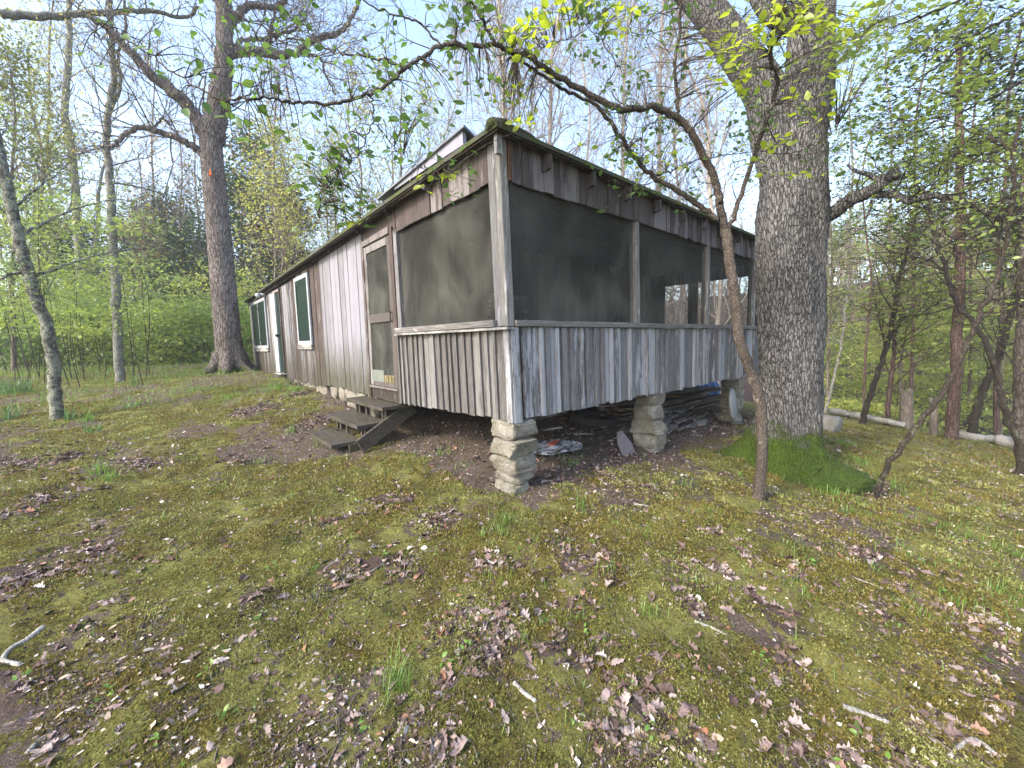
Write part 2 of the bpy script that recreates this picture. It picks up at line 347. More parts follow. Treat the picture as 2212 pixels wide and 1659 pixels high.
def gh0(x, y):
    x = np.asarray(x, float); y = np.asarray(y, float)
    near = tps(x, y)
    right = np.interp(x, [-200,-10,0,11,13,19,30,75,140,400], [-1.5,-1,-.6,-.95,-1.5,-4.2,-4.2,8.5,15,16])
    back = np.interp(y, [-200,-10,0,20,35,70,140,400], [-1.5,-1,-.1,.72,.85,3.0,12,12])
    ww = sstep(-.12, .22, (x-y*1.0)/(np.abs(x)+np.abs(y)+1)); far = right*ww + back*(1-ww)
    dx = np.maximum(x-11, 0)+np.maximum(-9-x, 0); dy = np.maximum(y-20, 0)+np.maximum(-7-y, 0)
    k = sstep(0, 4.5, np.sqrt(dx*dx+dy*dy))
    return near*(1-k)+far*k
def gh(x, y):
    x = np.atleast_1d(np.asarray(x, float)); y = np.atleast_1d(np.asarray(y, float)); P = np.stack([x, y], 1)
    dist = np.hypot(x-CAM[0], y-CAM[1]); a = sstep(14, 5, dist)
    z = gh0(x, y) + (fbm(P, .9, 3, 3)-.5)*.09*(.3+.7*a) + a*((fbm(P, 5.0, 4, 9)-.5)*.075)
    return z
def g1(x, y): return float(gh(x, y)[0])
# what covers the ground: piles of oak leaves (measured spots), bare soil, moss
PILES = [(1080,1375,.50),(1210,1385,.34),(1090,1325,.3),(1040,1425,.26),(1290,1430,.2),(960,1480,.2),(1440,1560,.3),(1000,1330,.22),(1180,1400,.28),(1420,1425,.22),(900,1560,.30),(940,1610,.2),(75,1245,.45),(150,1235,.3),(1500,1310,.24),(1640,1300,.2),(1730,1240,.3),(1720,1330,.22),
 (1620,1200,.3),(560,905,.55),(640,890,.5),(700,935,.5),(640,860,.4),(145,985,.5),(60,1000,.5),(400,1190,.14),(1330,1590,.3),(1400,1480,.12),(250,1300,.2),(60,1480,.3),(760,1250,.3),(1540,1150,.2),(1400,1060,.4),
 (1320,1030,.3),(1850,1190,.3),(1960,1250,.22),(2120,1480,.25),(870,1230,.25),(950,1120,.4),(1250,1300,.3),(1260,1210,.5),(520,1000,.3),(850,1080,.3),(1720,1620,.3),(2010,1560,.25),(1560,1230,.3),(1090,1450,.2),
 (1480,1230,.3),(730,1120,.35),(560,1290,.2),(1040,1230,.3),(1700,1420,.2),(100,1080,.4),(330,1000,.4),(1880,1330,.3),(2080,1330,.3),(1300,1390,.2)]
PX = []
for u, v, r in PILES:
    p = onz(u, v, -.15)
    for _ in range(4): p = onz(u, v, g1(p[0], p[1]))
    PX.append((p[0], p[1], r*min(.9, .34+.12*np.hypot(*(p[:2]-CAM[:2])))))
def litter_mask(x, y):
    P = np.stack([x, y], 1); n = fbm(P, 3.2, 3, 21); m = np.zeros(len(x))
    for a, b, r in PX: m = np.maximum(m, sstep(1.35, .1, np.hypot(x-a, y-b)/r + (n-.5)*2.4))
    return np.clip(m, 0, 1)
def soil_mask(x, y):
    P = np.stack([x, y], 1); n = (fbm(P, 1.8, 4, 31)-.5)
    under = sstep(-.30, .15, x + n*.8)*sstep(-.55, .0, y + n*.9)*sstep(9, 8, x)*sstep(14, 12.5, y)
    n2 = fbm(P, 1.5, 5, 41); patch = sstep(.50, .62, n2)
    path = sstep(1.2, .3, np.hypot((x+1.0)/1.0, (y-2.9)/1.1)+n*2.2)
    return np.maximum(np.maximum(under, patch*.52*(1-.85*sstep(3.5, 5.5, x))), path*.75)
def moss_mask(x, y): return np.clip(1-np.maximum(soil_mask(x, y), litter_mask(x, y)*.45), 0, 1)*sstep(15, 12, x)*sstep(24, 17, y)

def build_ground():
    N = 640; k = math.asinh(170/0.85); t = np.linspace(-1, 1, N)
    gx = -.3+.85*np.sinh(k*t); gy = -.7+.85*np.sinh(k*t)
    X, Y = np.meshgrid(gx, gy, indexing='ij'); x = X.ravel(); y = Y.ravel(); z = gh(x, y)
    mm = moss_mask(x, y); P = np.stack([x, y], 1)
    dd = np.hypot(x-CAM[0], y-CAM[1]); z += mm*fbm(P, 14, 3, 77)*.022*sstep(9, 3, dd)
    idx = np.arange(N*N).reshape(N, N); Fc = np.stack([idx[:-1,:-1].ravel(), idx[1:,:-1].ravel(), idx[1:,1:].ravel(), idx[:-1,1:].ravel()], 1)
    m = Mat('forest_floor'); at_ = m.node('ShaderNodeAttribute', attribute_name='cover'); sp = m.node('ShaderNodeSeparateColor'); m.set(sp.inputs[0], at_.outputs['Color'])
    moss, lit, dry = sp.outputs[0], sp.outputs[1], sp.outputs[2]
    c = m.coord(); n0 = m.noise(c, 2.3, 6, .6); n1 = m.noise(c, 22, 5, .6); n2 = m.noise(c, 160, 3, .6); n3 = m.noise(c, 420, 2, .6)
    n4 = m.noise(c, 60, 4, .7); n5 = m.noise(c, 7, 5, .65); vc = m.voro(c, 75); grit = m.voro(c, 120, 'F1', 1)
    mossc = m.mix(m.ramp(n4, .38, .64), (.030,.030,.011), (.20,.20,.052)); mossc = m.mix(m.ramp(vc, .08, .42, .75, 0), mossc, (.30,.31,.09)); mossc = m.mix(m.ramp(n5, .46, .60, 0, .75), mossc, m.mix(n4, (.05,.04,.016), (.17,.125,.045)))
    mossc = m.mix(m.ramp(m.noise(c, 13, 6, .8), .56, .63, 0, .85), mossc, (.028,.021,.015)); mossc = m.mix(m.ramp(n0, .48, .58, 0, .6), mossc, m.mix(n4, (.11,.12,.03), (.36,.36,.13)))
    soil = m.mix(m.ramp(n2, .35, .65), (.05,.038,.033), (.20,.16,.14)); soil = m.mix(m.ramp(m.voro(c, 60), .08, .24, .85, 0), soil, (.36,.31,.28)); soil = m.mix(m.ramp(n1, .52, .60), soil, (.09,.08,.035))
    litc = m.mix(m.ramp(n1, .4, .6), (.06,.04,.035), (.17,.12,.11)); litc = m.mix(m.ramp(n2, .45, .6), litc, (.035,.025,.022))
    mk = m.ramp(m.math('ADD', moss, m.math('ADD', m.math('MULTIPLY', m.math('SUBTRACT', n1, .5), 1.8), m.math('MULTIPLY', m.math('SUBTRACT', n5, .5), 2.2))), .52, .64)
    col = m.mix(lit, soil, litc); col = m.mix(mk, col, mossc)
    dry_sunlit = m.mix(m.ramp(n1, .35, .65), (.26,.22,.08), (.46,.40,.15)); col = m.mix(m.math('MULTIPLY', dry, m.ramp(n0, .3, .6, .55, 1)), col, m.mix(m.ramp(n2, .4, .62), m.mix(.5, col, dry_sunlit), dry_sunlit))  # dry ridge moss, its colour lightened to look sunlit
    mat = m.done(col, m.bump(m.math('ADD', n1, m.math('ADD', m.math('MULTIPLY', n4, .9), m.math('MULTIPLY', n3, .3))), 1.0, .035), 1.0)
    m.b.inputs['Specular IOR Level'].default_value = .05
    o = mesh_np('ground', np.stack([x, y, z], 1), Fc, mat, smooth=True)
    ca = o.data.color_attributes.new('cover', 'FLOAT_COLOR', 'POINT')
    dry = sstep(4.8, 8.5, x-.25*y)*sstep(14, 12, x)*.75  # ridge mask: dry moss with sunlight painted into its colour
    ca.data.foreach_set('color', np.stack([mm, np.maximum(litter_mask(x, y)*.6, np.maximum(sstep(12, 15, x), sstep(17, 24, y))), dry, np.ones_like(x)], 1).astype(np.float32).ravel())
    props(o, 'mossy forest clearing floor with bare soil patches and leaf litter', kind='structure'); return o
build_ground()

# ------------------------------------------------------------------ cabin
def warp(p):                                    # the old porch leans a little towards its corner
    x, y, z = p; k = max(0.0, min(1.0, 1-y/3.0)); dz = z-.68
    x2 = x - .036*dz*k
    if z > 2.7: z += (.0275*max(y, 0) if y < 2 else .055-.028*(y-2))*min(1, (z-2.7)/.1)
    return (x2, y, z)
cabin = empty('cabin', (0, 0, 0), 'weathered grey board cabin with a dark screened porch raised on stone piers', 'cabin')
def CB(): return MB(warp)
FLR = .87; SILL = 1.48; STOP = 2.65; EAVE = 2.975; LX = 7.5; LY = 12.15; PY = 3.02
# skirt boards, front (y = 0) and side (x = 0)
b = CB(); x = .13
while x < LX:
    wd = random.uniform(.085, .15); e = min(x+wd, LX); off = random.uniform(0, .006)
    b.box((x+.005, -.024-off, .67+random.uniform(-.015,.012)-.0), (e-.005, 0-off, SILL-.012), .002)
    if random.random() < .72:
        bw = random.uniform(.035, .06); b.box((e-bw/2, -.052-off, .668+random.uniform(-.014,.01)), (e+bw/2, -.0265-off, SILL-.016), .002)
    x = e
b.build('porch_skirt', W_GREY, cabin)
b = CB(); y = .02
while y < 1.96:
    wd = random.uniform(.085, .14); e = min(y+wd, 2.04); off = random.uniform(0, .006); zb = .67-.03*y
    b.box((-.024-off, y+.003, zb+random.uniform(-.012,.01)), (0-off, e-.003, SILL-.012), .002)
    if random.random() < .85:
        bw = random.uniform(.032, .05); b.box((-.046-off, e-bw/2, zb+random.uniform(-.014,.01)), (-.0265-off, e+bw/2, SILL-.016), .002)
    y = e
b.build('porch_skirt', W_SKIRTL, cabin)
CB().box((-.05, -.052, .655), (-.0275, .012, SILL-.02), .002).box((-.0245, -.06, .65), (.06, -.0265, SILL-.018), .002).build('corner_board', W_GREY, cabin)
# sills
CB().box((.037, -.075, SILL-.008), (LX, .06, SILL+.045), .003).build('sill', W_GREYH, cabin, bevel=.006)
CB().box((-.085, .10, SILL-.008), (.06, 2.02, SILL+.05), .003).build('sill', W_GREYY, cabin, bevel=.006)
CB().box((-.095, -.085, SILL-.034), (.0, 2.02, SILL-.014), .001).build('sill_trim', W_GREYY, cabin)
# corner post of two planks, and porch posts
CB().box((-.042, -.042, SILL-.005), (.036, .036, EAVE-.045), .004).build('corner_post', W_POST, cabin, bevel=.006)
CB().box((-.036, .040, SILL-.005), (-.004, .125, EAVE-.06), .003).build('corner_post', W_GREY, cabin, bevel=.004)
for px in (1.945, 3.80, 5.65, 7.44): CB().box((px-.04, -.03, SILL+.045), (px+.04, .055, STOP+.04), .003).build('porch_post', W_POST, cabin, bevel=.004)
CB().box((-.03, 1.94, SILL+.05), (.05, 2.03, STOP+.02), .003).build('porch_post', W_GREY, cabin, bevel=.004)
# screens: panels, each a part
def sheet(verts, name, m, parent): return CB().add(verts, [(0,1,2,3)]).build(name, m, parent)
for a, c in ((.034,1.905),(1.985,3.76),(3.84,5.61),(5.69,7.40)): sheet([(a,.01,SILL+.045),(c,.01,SILL+.045),(c,.01,STOP+.03),(a,.01,STOP+.03)], 'screen_panel', SCREEN, cabin)
sheet([(.01,1.94,SILL+.05),(.01,.12,SILL+.05),(.01,.12,STOP+.03),(.01,1.94,STOP+.03)], 'screen_panel', SCREEN, cabin)
# frieze boards above the screens
b = CB(); x = .075
while x < LX:
    wd = random.uniform(.07, .15); e = min(x+wd, LX); off = random.choice((0, .012, .02))+random.uniform(0, .003)
    b.box((x+.002, -.022-off, STOP-.012+random.uniform(-.012,.006)), (e-.002, -.002-off, EAVE-.03), .002); x = e
b.build('frieze', W_FRIEZE, cabin)
CB().box((.040, -.055, STOP-.02), (.072, -.002, EAVE-.045), .003).build('frieze_strip', wood('rusty_board', (.19,.09,.06), (.05,.03,.025), (.28,.2,.18), .3), cabin)
b = CB(); y = .13
while y < 1.96:
    wd = random.uniform(.10, .19); e = min(y+wd, 2.0); off = random.choice((0, .01))+random.uniform(0, .003)
    b.box((-.022-off, y+.002, STOP-.01+random.uniform(-.008,.006)), (-.002-off, e-.002, EAVE-.03), .002); y = e
b.box((-.022, 2.0, 2.71), (0, 3.04, EAVE-.03), .002)
b.build('frieze', W_BROWN, cabin)
# screen door in the side wall, y 2.08 .. 3.0
fr = CB()
fr.box((-.045, 2.035, .60), (.03, 2.105, 2.72), .003).box((-.045, 2.975, .60), (.03, 3.055, 2.74), .003).box((-.05, 2.106, 2.66), (.03, 2.974, 2.725), .003)
fr.build('door_frame', W_SIDEBR, cabin, bevel=.004)
door = CB(); X0, X1 = -.04, -.012
for a, c in ((2.115,2.205),(2.88,2.965)): door.box((X0, a, .79), (X1, c, 2.64), .002)
door.box((X0-.002, 2.206, 2.55), (X1, 2.879, 2.639), .002).box((X0-.006, 2.206, 1.63), (X1, 2.879, 1.74), .002).box((X0-.002, 2.206, .79), (X1, 2.879, .845), .002)
door = door.build('screen_door', W_DOOR, cabin, bevel=.004)
sheet([(-.024,2.88,.84),(-.024,2.20,.84),(-.024,2.20,1.64),(-.024,2.88,1.64)], 'screen_panel', SCREEN, door)
sheet([(-.024,2.88,1.73),(-.024,2.20,1.73),(-.024,2.20,2.56),(-.024,2.88,2.56)], 'screen_panel', SCREEN, door)
CB().box((X0-.008, 2.50, .846), (X0+.004, 2.872, 1.0), .004).build('kick_board', paint('flaking_kick_board', (.15,.17,.145), .9, .8), door)
CB().box((X0-.007, 2.21, .846), (X0+.004, 2.49, .935), .012).build('kick_board', wood('rotten_board', (.16,.12,.05), (.05,.04,.02), (.3,.27,.15), .5), door)
mb = CB(); mb.cyl((X0-.03, 2.15, 1.74), (X0-.03, 2.15, 1.62), .008, .008, 8).cyl((X0, 2.15, 1.735), (X0-.03, 2.15, 1.735), .007, .007, 8).cyl((X0, 2.15, 1.625), (X0-.03, 2.15, 1.625), .007, .007, 8)
mb.build('handle', P_BLACK, door)
b = CB(); b.box((-.03, 2.12, .60), (-.004, 2.62, .775), .004).box((-.028, 2.625, .61), (-.002, 2.96, .772), .004).box((-.06, 2.107, .755), (.02, 2.973, .786), .003)
b.build('door_threshold', W_DARK, cabin)
# side wall beyond the door
def planks_side(y0, y1, z0, z1, m, w0=.12, w1=.16, name='side_wall', droop=True):
    b = CB(); y = y0
    while y < y1-.01:
        e = min(y+random.uniform(w0, w1), y1); off = random.uniform(0, .006)
        b.box((-.024-off, y+.008, z0+random.uniform(-.03,.015)), (-off, e-.008, z1), .0015); y = e
    return b.build(name, m, cabin)
planks_side(3.06, 5.03, .645, 2.84, W_WHITE, .17, .22)
planks_side(5.035, 5.60, .62, 2.82, W_SIDEBR, .25, .3)
planks_side(5.60, 6.72, .60, 1.27, W_HALF); planks_side(5.60, 6.72, 2.74, 2.83, W_SIDEBR)
planks_side(6.72, 7.0, .60, 2.82, W_SIDEBR); planks_side(7.0, 7.85, .60, 2.80, W_HALF, .2, .3); planks_side(7.85, 8.0, .6, 2.79, W_SIDEBR)
planks_side(8.0, 8.75, .55, .70, W_SIDEBR); planks_side(8.0, 8.75, 2.66, 2.80, W_SIDEBR)
planks_side(8.75, 9.6, .58, 2.78, W_HALF); planks_side(9.6, 11.75, .58, 1.2, W_HALF); planks_side(9.6, 11.75, 2.64, 2.76, W_SIDEBR)
planks_side(11.75, LY, .58, 2.74, W_HALF)
CB().box((.0, 3.0, .62), (.05, LY, 2.72)).build('wall_backing', W_DARK, cabin)
CB().box((.05, 3.0, .62), (.0501+.0, 3.01, .63)) 
def window(y0, y1, z0, z1, leaves):
    f = CB(); t = .075
    f.box((-.06, y0, z0), (-.028, y0+t, z1), .001).box((-.06, y1-t, z0), (-.028, y1, z1), .001).box((-.062, y0+t+.001, z1-t), (-.028, y1-t-.001, z1), .001).box((-.062, y0+t+.001, z0), (-.028, y1-t-.001, z0+t), .001)
    fo = f.build('window_frame', P_WHITE, cabin, bevel=.003)
    a = y0+t; c = y1-t; n = leaves; wd = (c-a)/n
    for i in range(n):
        s = CB(); s0 = a+i*wd+.006; s1 = a+(i+1)*wd-.006 - (.05 if (n == 2 and i == 0) else 0); zz0 = z0+t+.006; zz1 = z1-t-.006; mid = (zz0+zz1)/2
        s.box((-.050, s0, zz0), (-.030, s1, zz1))
        for u0, u1, v0, v1 in ((s0, s0+.06, zz0, zz1), (s1-.06, s1, zz0, zz1), (s0+.061, s1-.061, zz0, zz0+.09), (s0+.061, s1-.061, zz1-.09, zz1), (s0+.061, s1-.061, mid-.05, mid+.05)):
            s.box((-.058, u0, v0), (-.0505, u1, v1))
        s.build('shutter', P_GREEN, fo, bevel=.002)
        yy = s1-.01 if i == 0 else s0+.01
        for zz in (zz0+.15, zz1-.15): CB().box((-.068, yy-.02, zz-.03), (-.0585, yy+.02, zz+.03)).build('hinge', P_BLACK if n == 2 else P_WHITE, fo)
    if n == 2: CB().box((-.064, a+wd-.047, z0+t+.001), (-.030, a+wd-.004, z1-t-.001)).build('mullion', P_WHITE, fo)
    CB().box((-.075, y0-.03, z0-.09), (-.026, y1+.03, z0-.003), .002).build('window_sill', W_GREYY, cabin)
window(5.66, 6.62, 1.365, 2.70, 1)
window(9.66, 11.68, 1.30, 2.62, 2)
f = CB(); f.box((-.062, 7.99, .71), (-.026, 8.05, 2.66)).box((-.062, 8.65, .71), (-.026, 8.74, 2.66)).box((-.062, 8.051, 2.60), (-.026, 8.649, 2.66)); f.build('door_frame', W_SIDEBR, cabin)
d2 = CB().box((-.045, 8.06, .73), (-.022, 8.40, 2.59)).build('side_door', P_GREEN, cabin)
for v0, v1 in ((.8,1.5),(1.62,2.45)): CB().box((-.052, 8.12, v0), (-.0455, 8.34, v1)).build('door_panel', P_GREEN, d2, bevel=.004)
CB().cyl((-.05, 8.36, 1.6), (-.12, 8.36, 1.6), .035, .03, 12).build('door_knob', P_BLACK, d2)
CB().box((-.075, 8.41, .72), (-.040, 8.80, 2.60), .003).build('door_leaf', P_WHITE, cabin)
CB().box((-.14, 7.96, .68), (-.02, 8.76, .712)).build('door_sill', W_GREYY, cabin)
lamp = CB(); lamp.cyl((-.03, 9.5, 2.66), (-.16, 9.5, 2.66), .035, .045, 12).cyl((-.16, 9.5, 2.66), (-.26, 9.5, 2.62), .05, .07, 12); lamp.build('wall_lamp', P_WHITE, cabin, smooth=True)
# far side, back, floor, inner walls
b = CB()
b.box((.06, .06, FLR-.05), (LX, PY, FLR), 0); b.build('porch_floor', W_DARKX, cabin)
b = CB()
for x in np.arange(.1, LX, .6): b.box((x, .03, FLR-.18), (x+.05, PY, FLR-.055))
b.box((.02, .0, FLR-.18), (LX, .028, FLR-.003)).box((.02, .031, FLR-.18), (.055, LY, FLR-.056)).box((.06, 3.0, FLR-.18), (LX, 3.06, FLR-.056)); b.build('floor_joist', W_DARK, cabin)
b = CB(); x = .06
while x < LX:
    e = min(x+random.uniform(.14, .2), LX); b.box((x+.003, PY, FLR+.002), (e-.003, PY+.03+random.uniform(0,.006), EAVE)); x = e
b.build('inner_wall', W_INNER, cabin)
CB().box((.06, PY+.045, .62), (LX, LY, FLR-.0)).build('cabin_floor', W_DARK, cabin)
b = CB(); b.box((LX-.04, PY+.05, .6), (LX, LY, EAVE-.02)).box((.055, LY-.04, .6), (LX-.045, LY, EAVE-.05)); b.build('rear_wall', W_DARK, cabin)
# door set in the inner wall, and a bench board, faint behind the screen
b = CB(); b.box((2.1, PY-.03, FLR), (2.18, PY-.004, 2.10)).box((2.95, PY-.03, FLR), (3.03, PY-.004, 2.10)).box((2.1, PY-.034, 2.10), (3.03, PY-.004, 2.18)); b.build('door_frame', W_GREYH, cabin)
# open screened end of the porch (x = LX) with posts between
b = CB()
for a, c in ((-.0, .70), (1.54, 1.70), (1.79, 2.02), (2.62, PY)): b.box((LX-.04, a, FLR), (LX, c, STOP+.05))
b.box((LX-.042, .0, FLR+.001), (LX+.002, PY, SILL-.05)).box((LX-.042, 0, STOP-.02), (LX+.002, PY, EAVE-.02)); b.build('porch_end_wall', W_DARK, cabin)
# roof: low hip, fascia, rafter tails
OV = .14; PT = .16
def roofz(x, y): return EAVE + min(x+OV, y+OV, LX+OV-x, LY+OV-y)*PT
pts = [(-OV,-OV),(LX+OV,-OV),(LX+OV,LY+OV),(-OV,LY+OV)]; h = (LX+2*OV)/2; r0 = (LX/2, -OV+h); r1 = (LX/2, LY+OV-h)
V = [(x, y, EAVE) for x, y in pts] + [(r0[0], r0[1], EAVE+h*PT), (r1[0], r1[1], EAVE+h*PT)]
V += [(x, y, z-.035) for x, y, z in V]
CB().add(V, [(0,1,4),(1,2,5,4),(2,3,5),(3,0,4,5),(6,10,7),(7,10,11,8),(8,11,9),(9,11,10,6),(0,6,7,1),(1,7,8,2),(2,8,9,3),(3,9,6,0)]).build('roof', M_ROOF, cabin)
CB().add([(x*1.0, y, z-.004) for x, y, z in V[6:]], [(0,4,1),(1,4,5,2),(2,5,3),(3,5,4,0)]).build('soffit', W_FRIEZE, cabin)
b = CB(); b.box((-OV+.01, -OV+.012, EAVE-.052), (LX+OV, -OV+.034, EAVE-.038), .002).box((-OV+.012, -OV+.036, EAVE-.052), (-OV+.034, LY+OV, EAVE-.038), .002); b.build('fascia', W_DARK, cabin)
tails = [.46+i*.61 for i in range(12)]
for x in tails:
    if x < LX: CB().add([(x-.02,-.115,EAVE-.04),(x+.02,-.115,EAVE-.04),(x+.02,.1,EAVE-.03),(x-.02,.1,EAVE-.03),(x-.02,-.115,EAVE-.17),(x+.02,-.115,EAVE-.17),(x+.02,.1,EAVE-.20),(x-.02,.1,EAVE-.20)], [(0,1,2,3),(7,6,5,4),(0,4,5,1),(1,5,6,2),(2,6,7,3),(3,7,4,0)]).build('rafter_tail', W_FRIEZE, cabin)
for y in (1.08, 2.06, 3.0):
    CB().add([(-.115,y-.022,EAVE-.04),(-.115,y+.022,EAVE-.04),(.1,y+.022,EAVE-.03),(.1,y-.022,EAVE-.03),(-.115,y-.022,EAVE-.15),(-.115,y+.022,EAVE-.15),(.1,y+.022,EAVE-.18),(.1,y-.022,EAVE-.18)], [(3,2,1,0),(4,5,6,7),(1,5,4,0),(2,6,5,1),(3,7,6,2),(0,4,7,3)]).build('rafter_tail', W_FRIEZE, cabin)
CB().box((-.10,-.085,EAVE-.19),(-.05,-.047,EAVE-.04), .003).build('rafter_tail', W_GREY, cabin)
CB().box((-.07, 3.06, 2.835), (-.028, LY, EAVE-.042), .002).build('eave_band', W_DARK, cabin)  # dark band along the top of the side wall
CB().box((-.137, 1.15, EAVE-.13), (-.118, 2.0, EAVE-.055), .004).build('fascia_board', wood('peeling_bark_board', (.24,.19,.15), (.06,.045,.035), (.33,.29,.25), .4, axis=1), cabin)
def lump(name, c, r, m, parent, seed=0, nz=.3, sub=(28, 14)):
    th = np.linspace(0, 2*math.pi, sub[0], False); ph = np.linspace(0, math.pi, sub[1]); T, Pp = np.meshgrid(th, ph, indexing='ij')
    D = np.stack([np.cos(T)*np.sin(Pp), np.sin(T)*np.sin(Pp), np.cos(Pp)], -1).reshape(-1, 3)
    V = D*(1+(fbm(D+seed*7.3, 2.2, 4, seed)-.5)[:,None]*nz*2)*np.array(r)+np.array(c)
    n, k = sub; Fc = np.array([(i*k+j, i*k+j+1, ((i+1) % n)*k+j+1, ((i+1) % n)*k+j) for i in range(n) for j in range(k-1)])
    return V, Fc
V, Fc = lump('x', (-.15, -.06, EAVE+.012), (.10, .09, .05), None, None, 4); V2, F2 = lump('x', (-.0, -.08, EAVE+.01), (.20, .07, .03), None, None, 5); V3, F3 = lump('x', (-.14, .07, EAVE+.01), (.05, .12, .03), None, None, 6)
mesh_np('roof_moss', np.concatenate([V, V2, V3]), np.concatenate([Fc, F2+len(V), F3+len(V)+len(V2)]), M_ROOF, cabin, smooth=True)
CB().add([(-.125,.33,EAVE+.002),(-.125,1.7,EAVE+.0),(-.125,1.7,EAVE+.022),(-.125,.33,EAVE+.108),(-.09,.33,EAVE+.002),(-.09,1.7,EAVE+.0),(-.09,1.7,EAVE+.022),(-.09,.33,EAVE+.108)], [(0,1,2,3),(7,6,5,4),(0,3,7,4),(1,5,6,2),(3,2,6,7)]).build('raised_board', P_LILAC, cabin)
CB().add([(-.15,.27,EAVE+.112),(-.15,2.15,EAVE+.004),(.55,2.15,EAVE+.10),(.35,.50,EAVE+.08),(-.15,.27,EAVE+.132),(-.15,2.15,EAVE+.024),(.55,2.15,EAVE+.12),(.35,.50,EAVE+.10)], [(3,2,1,0),(4,5,6,7),(0,1,5,4),(1,2,6,5),(2,3,7,6),(3,0,4,7)]).build('metal_roofing', P_GALV, cabin)

# ------------------------------------------------------------------ stones
def rock_mesh(c, r, seed, nz=.34, box=.30, sub=(64, 32)):
    th = np.linspace(0, 2*math.pi, sub[0], False); ph = np.linspace(0, math.pi, sub[1]); T, Pp = np.meshgrid(th, ph, indexing='ij')
    D = np.stack([np.cos(T)*np.sin(Pp), np.sin(T)*np.sin(Pp), np.cos(Pp)], -1).reshape(-1, 3)
    D = np.sign(D)*np.abs(D)**box
    Q = D+seed*3.71; d = 1+(fbm(Q, 1.7, 2, seed)-.5)*nz+(fbm(Q, 5, 5, seed+5)-.5)*nz*.75
    # chipped planes
    rr = np.random.default_rng(seed)
    V = D*d[:,None]*(1+.05*rr.normal(size=3))
    for _ in range(13):
        n = _n(rr.normal(size=3)*np.array([1,1,.6])); k = V@n; lim = rr.uniform(.80, 1.1)*np.abs(n).sum()*.80; V = V-np.maximum(k-lim, 0)[:,None]*n
    V = V*np.array(r)+np.array(c)
    n, k = sub; Fc = np.array([(i*k+j, i*k+j+1, ((i+1) % n)*k+j+1, ((i+1) % n)*k+j) for i in range(n) for j in range(k-1)])
    return V, Fc
def pier(cx, cy, w0, label, seed, ztop=.66):
    zb = g1(cx, cy)-.08; z = zb; e = empty('stone_pier', (cx, cy, zb), label, 'pier', 'stacked stone piers under the porch'); i = 0
    while z < ztop-.02:
        hgt = min(random.uniform(.11, .20), ztop-z); k = w0*random.uniform(.95, 1.2)
        hgt = hgt if ztop-z-hgt > .06 else ztop-z
        if i in (1, 3) and w0 > .16 :
            for sx in (-1, 1):
                V, Fc = rock_mesh((cx+sx*k*.52+random.uniform(-.02,.02), cy+random.uniform(-.03,.03), z+hgt/2), (k*.58, k, hgt/2+.008), seed*20+i*3+sx); mesh_np('stone', V, Fc, S_PIER, e)
        else:
            V, Fc = rock_mesh((cx+random.uniform(-.018,.018), cy+random.uniform(-.018,.018), z+hgt/2), (k*random.uniform(.92,1.1), k*random.uniform(.92,1.1), hgt/2+.008), seed*20+i); mesh_np('stone', V, Fc, S_PIER, e)
        z += hgt; i += 1
    return e
pier(.10, .12, .155, 'stacked stone pier standing alone under the near porch corner', 3)
pier(2.44, .12, .15, 'stacked stone pier between the slate shard and the scrap timber pile', 5)
pier(5.22, .15, .15, 'stacked stone pier beside the round white lid, next to the big oak', 8)
e = empty('foundation', (0, 4, .4), 'low dry stone foundation under the white side wall beside the steps', 'foundation')
for i in range(22):
    y = 3.15+i*.42+random.uniform(-.06,.06); zg = g1(-.02, y)
    hh = max(.07, (.66-zg)/2+.03); V, Fc = rock_mesh((.10, y, zg+hh-.03), (.11, .2, hh), 300+i, sub=(20, 10)); mesh_np('stone', V, Fc, S_PIER, e)

# ------------------------------------------------------------------ steps
st = empty('wooden_steps', (-.3, 2.8, .05), 'mossy wooden three-tread steps leading up to the screen door', 'steps')
for (x0, x1, z, ya, yb) in ((-.26, .13, .58, 2.12, 3.36), (-.52, -.12, .37, 2.28, 3.50), (-.80, -.42, .165, 2.38, 3.68)):
    MB().bar((( x0+x1)/2, ya, z-.025), ((x0+x1)/2, yb, z-.022), x1-x0, .05, j=.004).build('tread', W_STEP, st, bevel=.006)
for y in (2.34, 3.25):
    MB().add([(-.60,y,-.02),(-.30,y,-.02),(.22,y,.50),(.22,y,.62),(.0,y,.54),(-.16,y,.53),(-.16,y,.33),(-.44,y,.33),(-.44,y,.14),(-.60,y,.14)] + [(-.60,y+.045,-.02),(-.30,y+.045,-.02),(.22,y+.045,.50),(.22,y+.045,.62),(.0,y+.045,.54),(-.16,y+.045,.53),(-.16,y+.045,.33),(-.44,y+.045,.33),(-.44,y+.045,.14),(-.60,y+.045,.14)],
             [tuple(range(10))[::-1], tuple(range(10,20))] + [(i, (i+1) % 10, 10+(i+1) % 10, 10+i) for i in range(10)]).build('stringer', W_STEP, st)
for x, z0, z1 in ((-.14, .36, .53), (-.42, .15, .32)):
    for y in (2.32, 2.95, 3.2): MB().box((x, y-.03, z0), (x+.02, y+.03, z1)).build('riser_block', W_STEP, st)
MB().bar((.20, 2.22, .53), (-.52, 2.22, .12), .04, .17, j=.004).build('side_plank', W_STEP, st)

